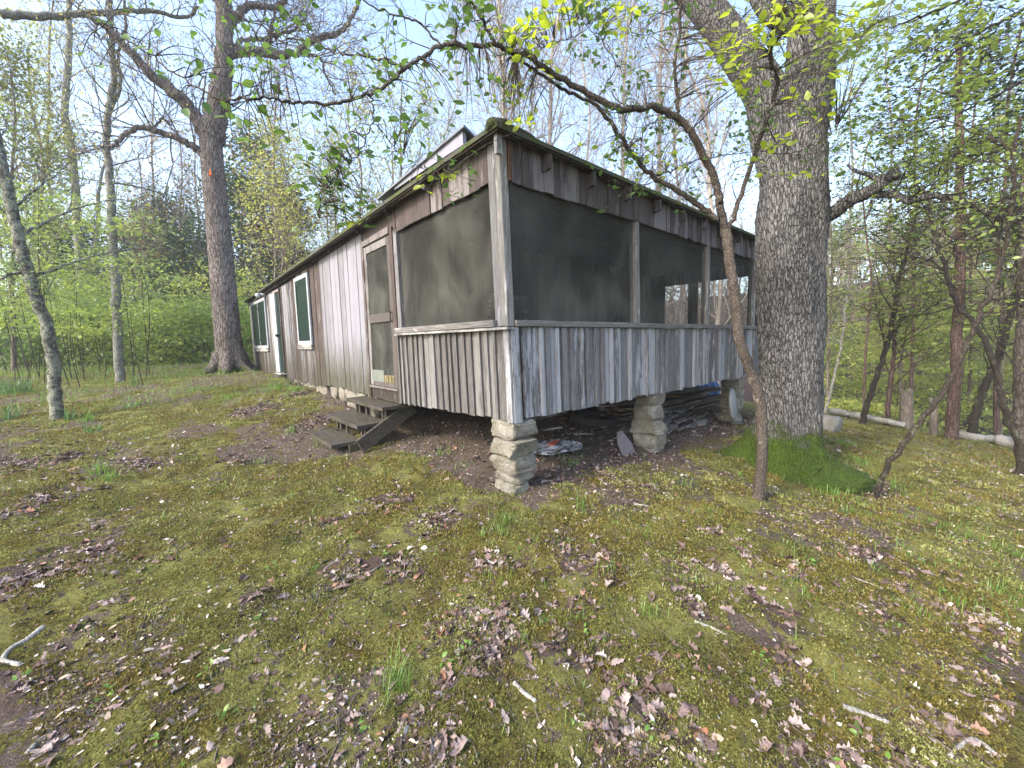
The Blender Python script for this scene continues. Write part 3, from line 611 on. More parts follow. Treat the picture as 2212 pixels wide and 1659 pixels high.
# ------------------------------------------------------------------ things under the porch
def gpt(u, v, z0=.1):
    p = onz(u, v, z0)
    for _ in range(6): p = onz(u, v, g1(p[0], p[1]))
    return p
SCR = [(1180,930,-.3,.6),(1235,925,.6,.5),(1070,955,.2,.55),(1260,940,-.7,.3),(1130,965,.25,.45),(1490,880,.5,.5),(1500,900,.2,.45),(1540,890,.9,.5),(1465,905,-.2,.4),(1520,915,.3,.35),(1560,905,.1,.4),(1330,905,.15,.7),(1190,900,.05,1.0),(1290,890,.0,1.0),(1340,880,.15,1.2)]
adj = ['split','long','broken','short','narrow','warped','pale','grey','flat','stubby','thin','cracked','weathered','straight','slender']
wh = ['behind the corner pier','lying in the dirt behind the corner pier','left of the corner pier','leaning toward the dark tyre','at the rim of the plastic sheet','on the scrap heap right of the middle pier','in front of the scrap heap','near the round white lid','beside the middle pier','in the leaves before the scrap heap','nearest the round white lid','between the tyre and the middle pier','under the porch skirt behind the tyre','deep under the porch behind the tyre','under the porch beside the brick-red board']
for i, (u, v, a, L) in enumerate(SCR):
    p = gpt(u, v); p[2] += .02+.015*(i % 3); d = np.array([math.cos(a)*.75, math.sin(a), random.uniform(-.03,.06)])*L/2
    props(MB().bar(p-d, p+d, random.uniform(.05,.10), .022, j=.004).build('scrap_board', W_DARKX if i % 3 else W_GREYH), adj[i]+' scrap board '+wh[i], 'board', 'scrap boards under the porch')
# stacked timber behind the middle pier
lay = ['bottom','second','third','fourth','fifth','top']
for i in range(6):
    z = g1(4.9,1.2)-.02+.05*i; x0 = 3.3+random.uniform(-.15,.2); L = random.uniform(3.2, 4.0)
    o = MB()
    for q in range(4): o.bar((x0+random.uniform(-.2,.2), 1.0+q*.17, z+.02), (x0+L+random.uniform(-.3,.3), 1.0+q*.17+random.uniform(-.1,.1), z+.02-.01), .16, .03, j=.006)
    props(o.build('timber_layer', W_DARKX), lay[i]+' layer of the long plank stack under the porch', 'planks', 'stacked planks under the porch')
for i in range(72):
    x = random.uniform(2.8, 5.1); y = random.uniform(.25, 1.25); z = g1(x, y)+random.uniform(.01, .16)*(1-abs(x-4)/1.6 if abs(x-4) < 1.5 else .1); a = random.uniform(-.5, .9); L = random.uniform(.15, .6)
    d = np.array([math.cos(a), math.sin(a), random.uniform(-.2,.3)])*L/2
    props(MB().bar(np.array([x,y,z])-d, np.array([x,y,z])+d, random.uniform(.05,.14), .02, j=.008).build('scrap_piece', random.choice((W_DARKX, S_SLATE, W_GREYH, W_DARKX))), 'broken scrap piece strewn in the heap between the middle pier and the round white lid', 'scrap', 'broken pieces in the scrap heap')
# brick red board, barrel, lid, tyre, slate, plastic sheet, block
props(MB().bar((4.2,1.35,.33), (5.3,1.0,.22), .14, .025, j=.004).build('orange_plank', wood('orange_plank', (.30,.14,.06), (.12,.06,.03), (.4,.25,.15), .3, axis=0)), 'orange-brown plank lying behind the round white lid', 'plank')
def lathe(name, prof, m, parent=None, n=40, M=None):
    V = []; Fc = []
    for r, z in prof:
        for t in np.linspace(0, 2*math.pi, n, False): V.append((r*math.cos(t), r*math.sin(t), z))
    for i in range(len(prof)-1):
        for j in range(n): Fc.append((i*n+j, i*n+(j+1) % n, (i+1)*n+(j+1) % n, (i+1)*n+j))
    V = np.array(V)
    if M is not None: V = V@M[0].T + M[1]
    return mesh_np(name, V, np.array(Fc), m, parent, smooth=True)
bz = .36
Mx = (np.array([[0,0,1],[1,0,0],[0,1,0]], float), np.array([6.9, 1.62, g1(7.2,1.62)+.27]))
ba = lathe('barrel', [(0,0),(.27,0),(.285,.02),(.285,.24),(.30,.26),(.30,.29),(.285,.31),(.285,.58),(.30,.6),(.30,.63),(.285,.65),(.285,.86),(.27,.88),(0,.88)], P_BLUE, None, 40, Mx)
props(ba, 'blue plastic barrel lying on its side at the far end under the porch', 'barrel')
def basis(nrm, c):
    nrm = _n(nrm); a = _n(np.cross(nrm, (0,0,1))); return (np.stack([a, np.cross(nrm, a), nrm], 1), np.array(c, float))
lid = lathe('round_lid', [(0,.03),(.12,.032),(.22,.02),(.265,-.0),(.275,-.03),(.268,-.035),(.24,-.01),(0,.0)], paint('dull_round_lid', (.27,.28,.28), .7, .7), None, 40, basis((.22,-.97,.10), (4.98,.02,g1(4.98,0)+.36)))
props(lid, 'round dirty white lid leaning on edge against the far stone pier', 'lid')
p = gpt(1290, 918); Mt = basis((.05,-.1,1), p+np.array([.05,.1,.07]))
tq = [(.30+.085*math.cos(t), .085*math.sin(t)) for t in np.linspace(0, 2*math.pi, 15)]
props(lathe('tyre', tq, P_TIRE, None, 40, Mt), 'dark old tyre lying flat in the shade under the porch', 'tyre')
p = gpt(1357, 980); V = np.array([(-.10,0,0),(.12,-.02,0),(.14,.04,.10),(.05,.12,.26),(-.05,.11,.25),(-.12,.05,.12)]); V2 = V+np.array([.01,.03,.0])
props(MB().add([tuple(q+p) for q in V]+[tuple(q+p) for q in V2], [(0,1,2,3,4,5),(11,10,9,8,7,6)]+[(i,(i+1)%6,6+(i+1)%6,6+i) for i in range(6)]).build('slate_shard', S_SLATE), 'pointed grey slate shard propped up left of the middle pier', 'slate')
p = gpt(1390, 900); props(MB().bar(p+np.array([-.1,0,.06]), p+np.array([.16,.05,.06]), .2, .12, j=.01).build('concrete_block', S_ROCK), 'grey concrete block just left of the middle pier', 'block')
p = gpt(1335, 905)
V, Fc = rock_mesh(p+np.array([0,0,.08]), (.08,.09,.1), 77); props(mesh_np('paper_bag', V, Fc, paint('dull_brown_bag', (.24,.19,.15), .4, .9)), 'crumpled dull brown bag beside the dark tyre', 'bag')
# crumpled white plastic sheet with rim
p = gpt(1195, 972); n = 60; V = []; 
for i in range(n+1):
    for j in range(13):
        t = i/n*2*math.pi; r = .42*(j/12); x = math.cos(t)*r*1.0; y = math.sin(t)*r*.62
        V.append((p[0]+x*.9+y*.4, p[1]+y*.9-x*.25, 0))
V = np.array(V); V[:,2] = gh(V[:,0], V[:,1])+.012+(fbm(V[:,:2], 9, 4, 61))*.05+np.tile(np.array([0]*10+[.01,.03,.012]), n+1)
Fc = np.array([(i*13+j, (i+1)*13+j, (i+1)*13+j+1, i*13+j+1) for i in range(n) for j in range(12)])
ps = mesh_np('plastic_sheet', V, Fc, Mat('clear_dirty_plastic').done((.5,.52,.56), None, .25), None, smooth=True)
m = Mat('dirty_sheet'); nz = m.noise(m.coord((1,2,1)), 6, 5, .7, 1.0); ps.data.materials[0] = m.done(m.mix(m.ramp(nz, .42, .56), (.07,.06,.06), (.55,.58,.62)), m.bump(nz, .5, .02), .35)
props(ps, 'crumpled white plastic sheet on the dirt just right of the corner pier', 'plastic sheet')
props(MB().bar(p+np.array([-.02,.02,.06]), p+np.array([.16,.10,.07]), .07, .012, j=.006).build('red_scrap', P_RED), 'rust-red scrap lying in the white plastic sheet', 'scrap')
p = gpt(1785, 928); V, Fc = rock_mesh(p+np.array([0,0,.1]), (.24,.20,.17), 91, sub=(48, 24)); props(mesh_np('boulder', V, Fc, S_ROCK), 'grey boulder in the moss just right of the big oak', 'rock')

# ------------------------------------------------------------------ tubes and trees
class Wood:
    def __init__(s): s.V = []; s.F = []; s.n = 0
    def tube(s, pts, rs, k):
        P = np.asarray(pts, float); n = len(P); rs = np.asarray(rs, float)
        T = np.gradient(P, axis=0); T /= np.linalg.norm(T, axis=1)[:,None]+1e-9
        ref = np.array([.31,.95,.05]) if abs(T[:,2]).mean() > .6 else np.array([.02,.05,1.0])
        A = np.cross(T, ref); A /= np.linalg.norm(A, axis=1)[:,None]+1e-9; B = np.cross(T, A)
        th = np.linspace(0, 2*math.pi, k, False); rr = rs[:,None]
        V = P[:,None,:]+(A[:,None,:]*np.cos(th)[None,:,None]+B[:,None,:]*np.sin(th)[None,:,None])*rr[...,None]
        i = np.arange(n-1)[:,None]*k; j = np.arange(k)[None]; j2 = (j+1) % k
        Fc = np.stack([i+j, i+j2, i+k+j2, i+k+j], -1).reshape(-1, 4)
        s.V.append(V.reshape(-1, 3)); s.F.append(Fc+s.n); s.n += n*k
    def build(s, name, m, parent): return mesh_np(name, np.concatenate(s.V), np.concatenate(s.F), m, parent, smooth=True)
def smooth_path(P, sub=6):
    P = np.asarray(P, float)
    if len(P) < 3: return np.stack([P[0]+(P[-1]-P[0])*t for t in np.linspace(0, 1, sub)])
    Q = np.vstack([2*P[0]-P[1], P, 2*P[-1]-P[-2]]); out = []
    for i in range(1, len(Q)-2):
        for t in np.linspace(0, 1, sub, False):
            out.append(.5*((2*Q[i])+(-Q[i-1]+Q[i+1])*t+(2*Q[i-1]-5*Q[i]+4*Q[i+1]-Q[i+2])*t*t+(-Q[i-1]+3*Q[i]-3*Q[i+1]+Q[i+2])*t**3))
    out.append(P[-1]); return np.array(out)
def perp(d):
    r = rng.normal(size=3); r -= d*r.dot(d); return r/(np.linalg.norm(r)+1e-9)
class Tree:
    "wood tubes plus a list of leaf sites"
    def __init__(s, up=.12, wig=.22, ang=(.5,1.0), taper=.35, leafstep=.0, minr=.0016, flat=0.0):
        s.w = Wood(); s.sites = []; s.dirs = []; s.up = up; s.wig = wig; s.ang = ang; s.minr = minr; s.taper = taper; s.flat = flat
    def path(s, pts, r0, r1, k=10, sub=6, power=1.0, jit=0.0):
        P = smooth_path(pts, sub)
        if jit: P[1:-1] += rng.normal(size=P[1:-1].shape)*jit
        t = np.linspace(0, 1, len(P)); R = r0+(r1-r0)*t**power
        s.w.tube(P, R, k); return P, R
    def twigs(s, P, R, n, L, lev, t0=.15, t1=1.0, rk=.5, lenfall=.5, rmax=9, side=None):
        for q in range(n):
            t = t0+(t1-t0)*(q+random.random())/n; i = min(int(t*(len(P)-1)), len(P)-2); p = P[i]; d = _n(P[i+1]-P[i])
            a = random.uniform(*s.ang); pe = perp(d)
            if side is not None: pe = _n(pe+np.asarray(side)*.8)
            nd = _n(d*math.cos(a)+pe*math.sin(a)); s.grow(p, nd, L*(1-lenfall*t)*random.uniform(.7,1.25), min(R[i]*rk, rmax)*random.uniform(.7,1), lev)
        return s
    def grow(s, p, d, L, r, lev):
        n = 5 if lev > 0 else 4; r = max(r, s.minr); pts = [p]; st = L/n
        for i in range(n):
            d = d+rng.normal(size=3)*s.wig+np.array([0,0,s.up*(1 if lev else .6)])
            if s.flat: d[2] *= (1-s.flat)
            d = _n(d); p = p+d*st; pts.append(p)
        R = np.linspace(r, max(r*s.taper, s.minr*.7), n+1); s.w.tube(pts, R, 5 if r > .02 else (4 if r > .008 else 3))
        if lev > 0:
            k = 4 if lev > 1 else 5
            for q in range(k):
                t = .25+.75*(q+random.random())/k; i = min(int(t*n), n-1); dd = _n(pts[i+1]-pts[i]); a = random.uniform(*s.ang); nd = _n(dd*math.cos(a)+perp(dd)*math.sin(a))
                s.grow(pts[i]+(pts[i+1]-pts[i])*(t*n-i if t*n-i < 1 else 1), nd, L*random.uniform(.42,.68), R[i]*.62, lev-1)
        else:
            for i in range(1, n+1): s.sites.append(pts[i]); s.dirs.append(d)
# leaf templates
def T(v, f): return np.array(v, float), np.array(f, int)
LEAF_S = T([(0,0,0),(.3,.5,.09),(0,1,0),(-.3,.5,.09)], [(0,1,2),(0,2,3)])
LEAF_N = T([(0,0,0),(.10,.5,.03),(0,1,0),(-.10,.5,.03)], [(0,1,2),(0,2,3)])
LEAF_B = T([(0,0,0),(0,.27,-.01),(0,.52,-.02),(0,.78,-.05),(0,1.05,-.12),(.21,.2,.05),(.31,.45,.06),(.20,.76,.01),(-.21,.2,.05),(-.31,.45,.06),(-.20,.76,.01)],
           [(0,5,1),(5,6,1),(1,6,2),(6,7,2),(2,7,3),(7,4,3),(0,1,8),(8,1,9),(1,2,9),(9,2,10),(2,3,10),(10,3,4)])
def frames(nrm, spin):
    z = nrm/(np.linalg.norm(nrm, axis=1)[:,None]+1e-9); ref = np.where(np.abs(z[:,2:3]) < .95, np.array([[0,0,1.0]]), np.array([[1.0,0,0]]))
    x = np.cross(ref, z); x /= np.linalg.norm(x, axis=1)[:,None]+1e-9; y = np.cross(z, x); c = np.cos(spin)[:,None]; s_ = np.sin(spin)[:,None]
    X = x*c+y*s_; Y = -x*s_+y*c; return np.stack([X, Y, z], 2)
def inst(tp, pos, Rm, s):
    tv, tf = tp; k = len(pos); V = np.einsum('kij,nj->kni', Rm, tv)*np.asarray(s)[:,None,None]+pos[:,None,:]
    return V.reshape(-1, 3), (tf[None]+(np.arange(k)*len(tv))[:,None,None]).reshape(-1, tf.shape[1])
def leaves(name, pos, size, tp, m, parent=None, tilt=.6, jit=.3, sj=.4):
    pos = np.asarray(pos, float); k = len(pos); nr = rng.normal(size=(k,3))*tilt+np.array([0,0,1.0])
    V, Fc = inst(tp, pos+rng.normal(size=(k,3))*jit, frames(nr, rng.uniform(0, 6.28, k)), size*rng.uniform(1-sj, 1+sj, k))
    return mesh_np(name, V, Fc, m, parent)
def finish(t, name, label, cat, base, bark_m, leafspec=None, group=None):
    e = empty(name, tuple(base), label, cat, group); t.w.build('trunk', bark_m, e)
    if leafspec:
        n, size, tp, m, tilt, jit = leafspec; S = np.array(t.sites)
        if len(S):
            idx = rng.integers(0, len(S), n); leaves('crown', S[idx], size, tp, m, e, tilt, jit)
    return e
def gbase(u, v, z0): p = gpt(u, v, z0); return p
def trunk_from(u, v, px, z0, base=None):       # trunk centre line measured as picture points, on the plane of its base
    b = gbase(u, v, z0) if base is None else np.array(base, float); P = [b+np.array([0,0,-.15])]+[onp(a, c, b) for a, c in px]; return b, P

# --- big oak by the porch
b = np.array([3.42, -1.05, -.25]); t = Tree(up=.1, wig=.2)
P = smooth_path([b+np.array([0,0,-.2]), b, onp(1703,900,b), onp(1706,800,b), onp(1706,700,b), onp(1706,560,b), onp(1712,430,b), onp(1718,330,b)], 14)
def oak_trunk(P, R, k=96, flare=True, z0=-.25):
    th = np.linspace(0, 2*math.pi, k, False); V = []
    for p, r in zip(P, R):
        hgt = p[2]-z0; f = 0
        if flare: f = math.exp(-max(hgt, 0)/.19)
        lob = .5+.5*np.cos(3*th+.4)+.35*np.cos(5*th+1.9); rr = r*(1+.035*np.cos(2*th+p[2])+.02*np.cos(7*th+p[2]*2.2))+f*(.20+.30*np.clip(lob, 0, 1.3))
        if flare: rr = rr+ .38*math.exp(-max(hgt,0)/.13)*np.exp(-((th-5.05)/.33)**2)
        V.append(np.stack([p[0]+rr*np.cos(th), p[1]+rr*np.sin(th), np.full(k, p[2])], 1))
    V = np.array(V); Q = V.reshape(-1, 3)
    nz = fbm(Q*np.array([1,1,.35]), 9, 4, 5); dirv = Q-np.repeat(P, k, 0); dirv[:,2] = 0; dirv /= np.linalg.norm(dirv, axis=1)[:,None]+1e-9
    ridge = np.abs(vnoise(Q*np.array([1,1,.28]), 26, 8)*2-1)
    fl = np.exp(-np.maximum(Q[:,2]-z0, 0)/.22) if flare else 0; Q = Q+dirv*((nz-.5)*.05+(ridge-.5)*.022+fl*(fbm(Q, 6, 4, 15)-.5)*.30)[:,None]
    n = len(P); i = np.arange(n-1)[:,None]*k; j = np.arange(k)[None]; j2 = (j+1) % k
    return Q, np.stack([i+j, i+j2, i+k+j2, i+k+j], -1).reshape(-1, 4)
t_ = np.linspace(0, 1, 420); Pd = np.stack([np.interp(t_, np.linspace(0,1,len(P)), P[:,c]) for c in range(3)], 1)
hh = Pd[:,2]-b[2]; Rd = np.interp(hh, [-.3, .0, .6, 1.2, 2.2, 3.0, 3.6], [.36,.35,.335,.325,.33,.35,.30])
Q, Fq = oak_trunk(Pd, Rd, z0=b[2])
oak = empty('oak_tree', tuple(b), 'massive old oak with furrowed grey bark and a bright mossy base beside the porch', 'tree')
mesh_np('trunk', Q, Fq, B_OAK, oak, smooth=True)
_lo = np.where((Q[:,2] < .28) & (Q[:,2] > b[2]-.05))[0]; _c = Pd[0]; _s = _lo[rng.integers(0, len(_lo), 26000)]
_p = Q[_s]+rng.normal(size=(26000,3))*.006; _n3 = _p-np.array([_c[0], _c[1], 0]); _n3[:,2] = .35; _k = rng.random(26000) < sstep(.30, -.05, _p[:,2]+(fbm(_p, 3.6, 4, 7)-.5)*.6); _p = _p[_k]; _n3 = _n3[_k]+rng.normal(size=(len(_p),3))*.25
_V, _F = inst(T([(-.35,0,0),(.35,0,0),(.05,.15,1)], [(0,1,2)]), _p, frames(_n3, rng.uniform(0,6.28,len(_p))), rng.uniform(.006,.013,len(_p)))
mesh_np('moss', _V, _F, L_MOSSG, oak)
lim = Tree(up=.12, wig=.25); B0 = onp(1716,345,b)
A = onp(1745,200,b); P1, R1 = lim.path([onp(1714,420,b), B0+np.array([.03,0,0]), A, onp(1752,60,b), onp(1768,-120,b), onp(1790,-320,b), onp(1800,-600,b)], .30, .13, 40, 8)
cdr = -_n(np.array([ray(1600,400)[0], ray(1600,400)[1], 0]))
off = lambda u, v, k: onp(u, v, b+cdr*k)
P2, R2 = lim.path([onp(1706,400,b), off(1672,290,.02), off(1655,205,.05), off(1600,120,.12), off(1535,30,.2), off(1470,-40,.3), off(1380,-140,.4)], .27, .13, 40, 8)
P3, R3 = lim.path([off(1770,60,-.1), off(1690,40,-.3), off(1640,-10,-.4), off(1600,-120,-.5)], .15, .09, 24, 8)
P4, R4 = lim.path([off(1752,480,-.15), off(1790,465,-.1), off(1835,432,0), off(1872,418,.0), off(1900,400,.05), off(1912,385,.05), off(1935,377,.0)], .085, .045, 18, 7, jit=.006)
P5, R5 = lim.path([off(1868,420,0), off(1925,420,0), off(1960,432,.05), off(2000,425,.1), off(2060,425,.1), off(2110,450,.15), off(2160,470,.2), off(2240,470,.2)], .04, .018, 12, 7, jit=.008)
P6, R6 = lim.path([off(1905,395,.03), off(1880,378,.05), off(1850,370,.1), off(1830,355,.1)], .03, .012, 8, 6)
P7, R7 = lim.path([off(1885,432,0), off(1878,455,.02), off(1868,478,.05)], .022, .008, 8, 5)
lim.w.build('limbs', B_OAK, oak)
V, Fc = rock_mesh(off(1930,378,0), (.07,.06,.05), 55); mesh_np('burl', V, Fc, B_OAK, oak)
tw = Tree(up=.05, wig=.3)
for PP, RR, n, L, lv in ((P4,R4,3,.5,1),(P5,R5,14,.7,2),(P6,R6,3,.4,1),(P2,R2,10,1.6,2),(P1,R1,12,1.8,2),(P3,R3,8,1.4,2)): tw.twigs(PP, RR, n, L, lv, rmax=.010)
tw.w.build('twigs', B_DARK, oak)
S = np.array(tw.sites); idx = rng.integers(0, len(S), 1500); leaves('crown', S[idx], .055, LEAF_S, L_SPRING, oak, .7, .08)

# --- foreground dogwood
dg = gpt(1637,1080,-.15); dog = empty('dogwood_tree', tuple(dg), 'slender crooked dogwood with arching branches and green leaves before the porch', 'tree')
t = Tree(up=.0, wig=.28, ang=(.5,1.1), minr=.0018)
def A3(L): return [at(*q) for q in L]
dj = 3.55
TR, _ = t.path([dg+np.array([0,0,-.1]), dg]+A3([(1645,1000,3.70),(1646,900,3.70),(1632,830,3.68),(1600,745,3.66),(1590,660,3.64),(1580,590,3.6),(1572,530,dj),(1566,485,dj)]), .047, .041, 20, 8, jit=.003)
Bs = []
def br(L, r0, r1, k=10, jit=.006): r0 *= .70; r1 *= .72; P, R = t.path(A3(L), r0, r1, k, 7, jit=jit); Bs.append((P, R)); return P, R
br([(1570,500,3.55),(1557,455,3.5),(1550,410,3.45),(1535,365,3.4),(1497,291,3.3),(1461,255,3.25),(1407,230,3.15),(1348,237,3.05),(1293,212,3.0),(1210,168,2.9),(1146,125,2.8),(1108,112,2.75),(1071,96,2.7)], .050, .021, 12)
br([(1071,96,2.7),(1010,97,2.65),(951,97,2.6),(912,126,2.55),(873,149,2.5),(839,178,2.48),(803,198,2.45),(751,222,2.4),(691,224,2.35),(640,222,2.3),(595,212,2.25),(544,209,2.2),(488,218,2.2),(437,195,2.2),(365,150,2.2),(290,95,2.2),(225,55,2.2)], .021, .004, 9)
br([(1071,96,2.7),(1046,50,2.65),(1017,0,2.6),(985,-60,2.5)], .016, .010, 8)
br([(951,97,2.6),(905,49,2.6),(848,31,2.6),(776,-2,2.55),(700,-40,2.5)], .011, .005, 7)
br([(873,147,2.5),(795,120,2.5),(743,119,2.5),(690,95,2.5),(620,78,2.5),(547,48,2.5),(455,-5,2.45)], .010, .005, 7)
br([(803,198,2.45),(805,226,2.5),(805,263,2.5),(782,313,2.5),(771,339,2.5),(740,370,2.5),(700,420,2.5),(690,470,2.5)], .007, .0025, 6)
br([(805,263,2.5),(827,284,2.5),(855,323,2.5),(894,349,2.55),(938,383,2.6),(970,376,2.6)], .004, .002, 5)
br([(1548,452+20,3.5),(1519,452,3.5),(1470,415,3.45),(1410,383,3.4),(1380,350,3.35),(1355,320,3.3),(1337,288,3.2),(1282,226,3.1),(1210,189,3.0),(1146,146,2.9),(1100,125,2.8)], .036, .012, 10)
br([(1355,320,3.3),(1382,300,3.35),(1400,272,3.4),(1428,255,3.4)], .012, .005, 6)
br([(1410,383,3.4),(1440,372,3.45),(1500,350,3.5),(1560,335,3.6),(1620,330,3.6)], .012, .004, 6)
br([(1572,500,3.55),(1590,455,3.5),(1632,328,3.4),(1660,250,3.3),(1680,179,3.2),(1665,110,3.1),(1691,0,3.0),(1700,-90,2.9)], .028, .019, 9)
br([(1461,255,3.25),(1463,200,3.2),(1458,135,3.1),(1469,60,3.0),(1469,-60,2.9)], .020, .014, 8)
br([(1645,328,3.4),(1700,330,3.35),(1745,322,3.3),(1790,295,3.2),(1810,270,3.2)], .007, .003, 6)
br([(1348,237,3.05),(1352,270,3.1),(1350,310,3.15)], .008, .005, 5)
br([(1293,212,3.0),(1310,180,3.0),(1330,140,2.95),(1300,90,2.9),(1250,40,2.9)], .008, .003, 6)
br([(1146,125,2.8),(1190,90,2.8),(1240,80,2.75),(1300,30,2.7)], .006, .003, 5)
allP = np.concatenate([p for p, r in Bs])
LVD, LV_BACKLIT = [], []
def sprig(u, v, dep, mat_list, k=1, size=.075, spread=0):
    c = at(u, v, dep); j = np.argmin(np.linalg.norm(allP-c, axis=1)); a = allP[j]
    mid = (a+c)/2+rng.normal(size=3)*.02*np.linalg.norm(a-c)+np.array([0,0,.03]); t.w.tube(smooth_path([a, mid, c], 4), np.linspace(.0032, .0016, 9), 4)
    mat_list.append((c, size))
raw = [(560,130),(770,70),(720,210),(480,330),(590,390),(640,260),(790,300),(880,300),(980,370),(1030,360),(940,440),(1010,480),(1150,290),(1180,350),(1240,370),(1170,440),(1240,460),(1360,460),(1430,500),(1300,540),(1500,540),(1210,600),(1050,610),(1090,640),
 (1540,450),(1600,500),(1670,510),(1550,630),(1530,670),(1560,560),(1370,660),(1400,700),(1440,760),(1380,830),(1480,840),(1500,750),(1600,700),(1660,740),(1740,760),(1620,790),(1600,860),(1680,690),(1790,700),(1900,720),(1940,740),(1780,810),(1810,860),
 (2000,850),(1760,930),(1800,920),(2000,930),(1850,980),(1890,1020),(2040,1050),(1980,1070),(1880,1160),(1900,1210),(1870,1240),(2070,1330),(2100,1240),(1900,330),(2040,360),(2080,370),(2000,350),(1720,1130),(1500,400),(1560,390),(1200,670),(1260,700),(1680,800),(1560,850),(1950,1000),(1830,1040)]
for i, (a, c) in enumerate(raw): sprig(a*.3646, c*.3646, random.uniform(2.15, 2.5), LVD, size=.072 if i else .11)
CL = [(840,150,60,60,26,0,2.55,.06),(800,230,50,40,12,0,2.5,.06),(830,320,60,60,14,0,2.5,.06),(730,330,70,80,40,0,2.5,.06),(700,420,60,70,40,0,2.6,.055),(770,430,50,40,16,0,2.6,.055),(900,255,30,12,6,0,2.4,.08),(860,265,16,14,2,0,2.4,.09),
 (930,360,60,20,8,0,2.5,.06),(970,378,26,10,8,1,2.6,.06),(905,400,40,14,5,1,2.5,.06),(780,480,30,14,4,1,2.6,.06),(990,130,90,60,34,0,2.75,.065),(1060,190,80,60,34,0,2.8,.06),(960,200,60,50,16,0,2.6,.055),(1000,30,70,30,20,0,2.6,.08),
 (1110,60,60,50,40,1,2.7,.075),(1180,30,50,40,22,1,2.7,.08),(1150,110,60,60,30,1,2.8,.075),(1110,200,50,50,30,1,2.9,.06),(1125,260,22,25,16,1,2.9,.065),(1240,20,60,30,20,1,2.7,.075),(1340,20,60,22,12,1,2.8,.07),(1320,60,30,30,12,1,2.9,.07),
 (1330,320,60,30,20,1,3.3,.06),(1410,350,80,30,22,1,3.4,.06),(1440,300,60,40,14,0,3.4,.055),(1400,410,60,20,14,0,3.5,.055),(1480,270,40,20,12,0,3.4,.05),(1550,110,50,40,18,1,3.0,.075),(1600,90,60,70,40,1,2.9,.075),(1590,170,60,40,34,1,3.0,.075),
 (1700,60,90,60,60,1,2.9,.075),(1760,30,60,40,30,1,2.9,.07),(1740,230,60,40,22,1,3.1,.07),(1690,300,40,40,18,1,3.2,.07),(1700,375,60,6,14,1,3.2,.055),(1800,180,30,50,18,1,3.1,.07),(1640,330,40,30,14,1,3.3,.055),(1500,190,60,50,14,0,3.2,.06),(1380,180,60,60,12,0,3.1,.055),(1460,340,50,40,16,1,3.4,.055),(620,130,60,50,10,0,2.4,.06),(560,170,60,50,8,0,2.3,.065),(1820,60,60,60,26,1,3.0,.07),(1870,120,60,50,16,0,3.2,.065)]
for (u, v, su, sv, n, kd, dep, sz) in CL:
    for q in range(n):
        sprig(u+random.gauss(0, su*.5), v+random.gauss(0, sv*.5), dep+random.gauss(0, .12), LV_BACKLIT if kd else LVD, size=sz*random.uniform(.7,1.15))
for PP, RR in Bs: t.twigs(PP, RR, 6, .5, 1, rmax=.006, rk=.4)
t.w.build('trunk', B_DOG, dog)
def hang(name, L, m):
    pos = np.array([p for p, s in L]); sz = np.array([s for p, s in L]); k = len(pos)
    nr = rng.normal(size=(k,3))*.55+np.array([0,0,1.0])-np.array([[.25,.3,0]])
    V, Fc = inst(LEAF_B, pos, frames(nr, rng.uniform(0, 6.28, k)), sz); return mesh_np(name, V, Fc, m, dog, smooth=False)
hang('leaves', LVD, L_DOG); hang('leaves', LV_BACKLIT, L_BACKLIT)
S = np.array(t.sites); idx = rng.integers(0, len(S), 1100); leaves('leaves', S[idx], .045, LEAF_B, L_DOG, dog, .6, .02)

# --- left big oak
b, P = trunk_from(500, 803, [(500,795),(490,700),(478,560),(468,450),(457,330),(457,285)], .65)
t = Tree(up=.08, wig=.26, ang=(.4,1.0), minr=.004)
P0, R0 = t.path(P, .42, .25, 24, 8, power=.5); R0[:]
o_ = lambda u, v: onp(u, v, b)
for a in (0, 1.9, 3.1, 4.4, 5.3):
    q = b+np.array([math.cos(a)*.85, math.sin(a)*.85, 0]); q[2] = g1(q[0], q[1])-.08; t.path([b+np.array([math.cos(a)*.2, math.sin(a)*.2, .5]), b+np.array([math.cos(a)*.42, math.sin(a)*.42, .14]), q], .22, .06, 12, 5)
LB = [([(457,300),(470,240),(478,180),(484,110),(482,0),(478,-120),(470,-300)], .30, .13), ([(450,300),(425,255),(380,205),(330,165),(285,115),(235,65),(190,35)], .20, .05), ([(452,345),(425,320),(385,300),(335,283),(300,275),(262,300),(238,322)], .10, .045),
      ([(490,118),(530,112),(590,117),(640,112),(680,85),(730,70),(762,30),(790,-30)], .13, .05), ([(492,105),(530,85),(580,82),(630,65),(660,40)], .06, .03), ([(487,70),(510,40),(540,10),(600,15),(625,-15)], .11, .06), ([(640,112),(690,125),(705,165),(725,205)], .05, .02),
      ([(478,5),(420,-30),(350,-60)], .1, .05), ([(560,115),(585,60),(600,10)], .05, .03), ([(470,250),(520,215),(560,190)], .03, .015), ([(335,283),(350,258),(372,270)], .03, .015)]
for L, r0, r1 in LB:
    PP, RR = t.path([o_(*q) for q in L], r0, r1, 12, 7, jit=.02); t.twigs(PP, RR, 14, 2.2, 2, rmax=.022)
finish(t, 'oak_tree', 'large forked grey oak on the left grass beyond the cabin end', 'tree', b, B_OAKL, (2600, .06, LEAF_S, L_BUD, .9, .06))
vb = o_(460, 378); props(MB().bar(vb-np.array([.10,.37,0]), vb-np.array([.10,.37,.16]), .12, .05, ends=(.4, 1)).build('orange_ribbon', P_ORANGE), 'small orange ribbon tag on the trunk of the large forked oak', 'ribbon')

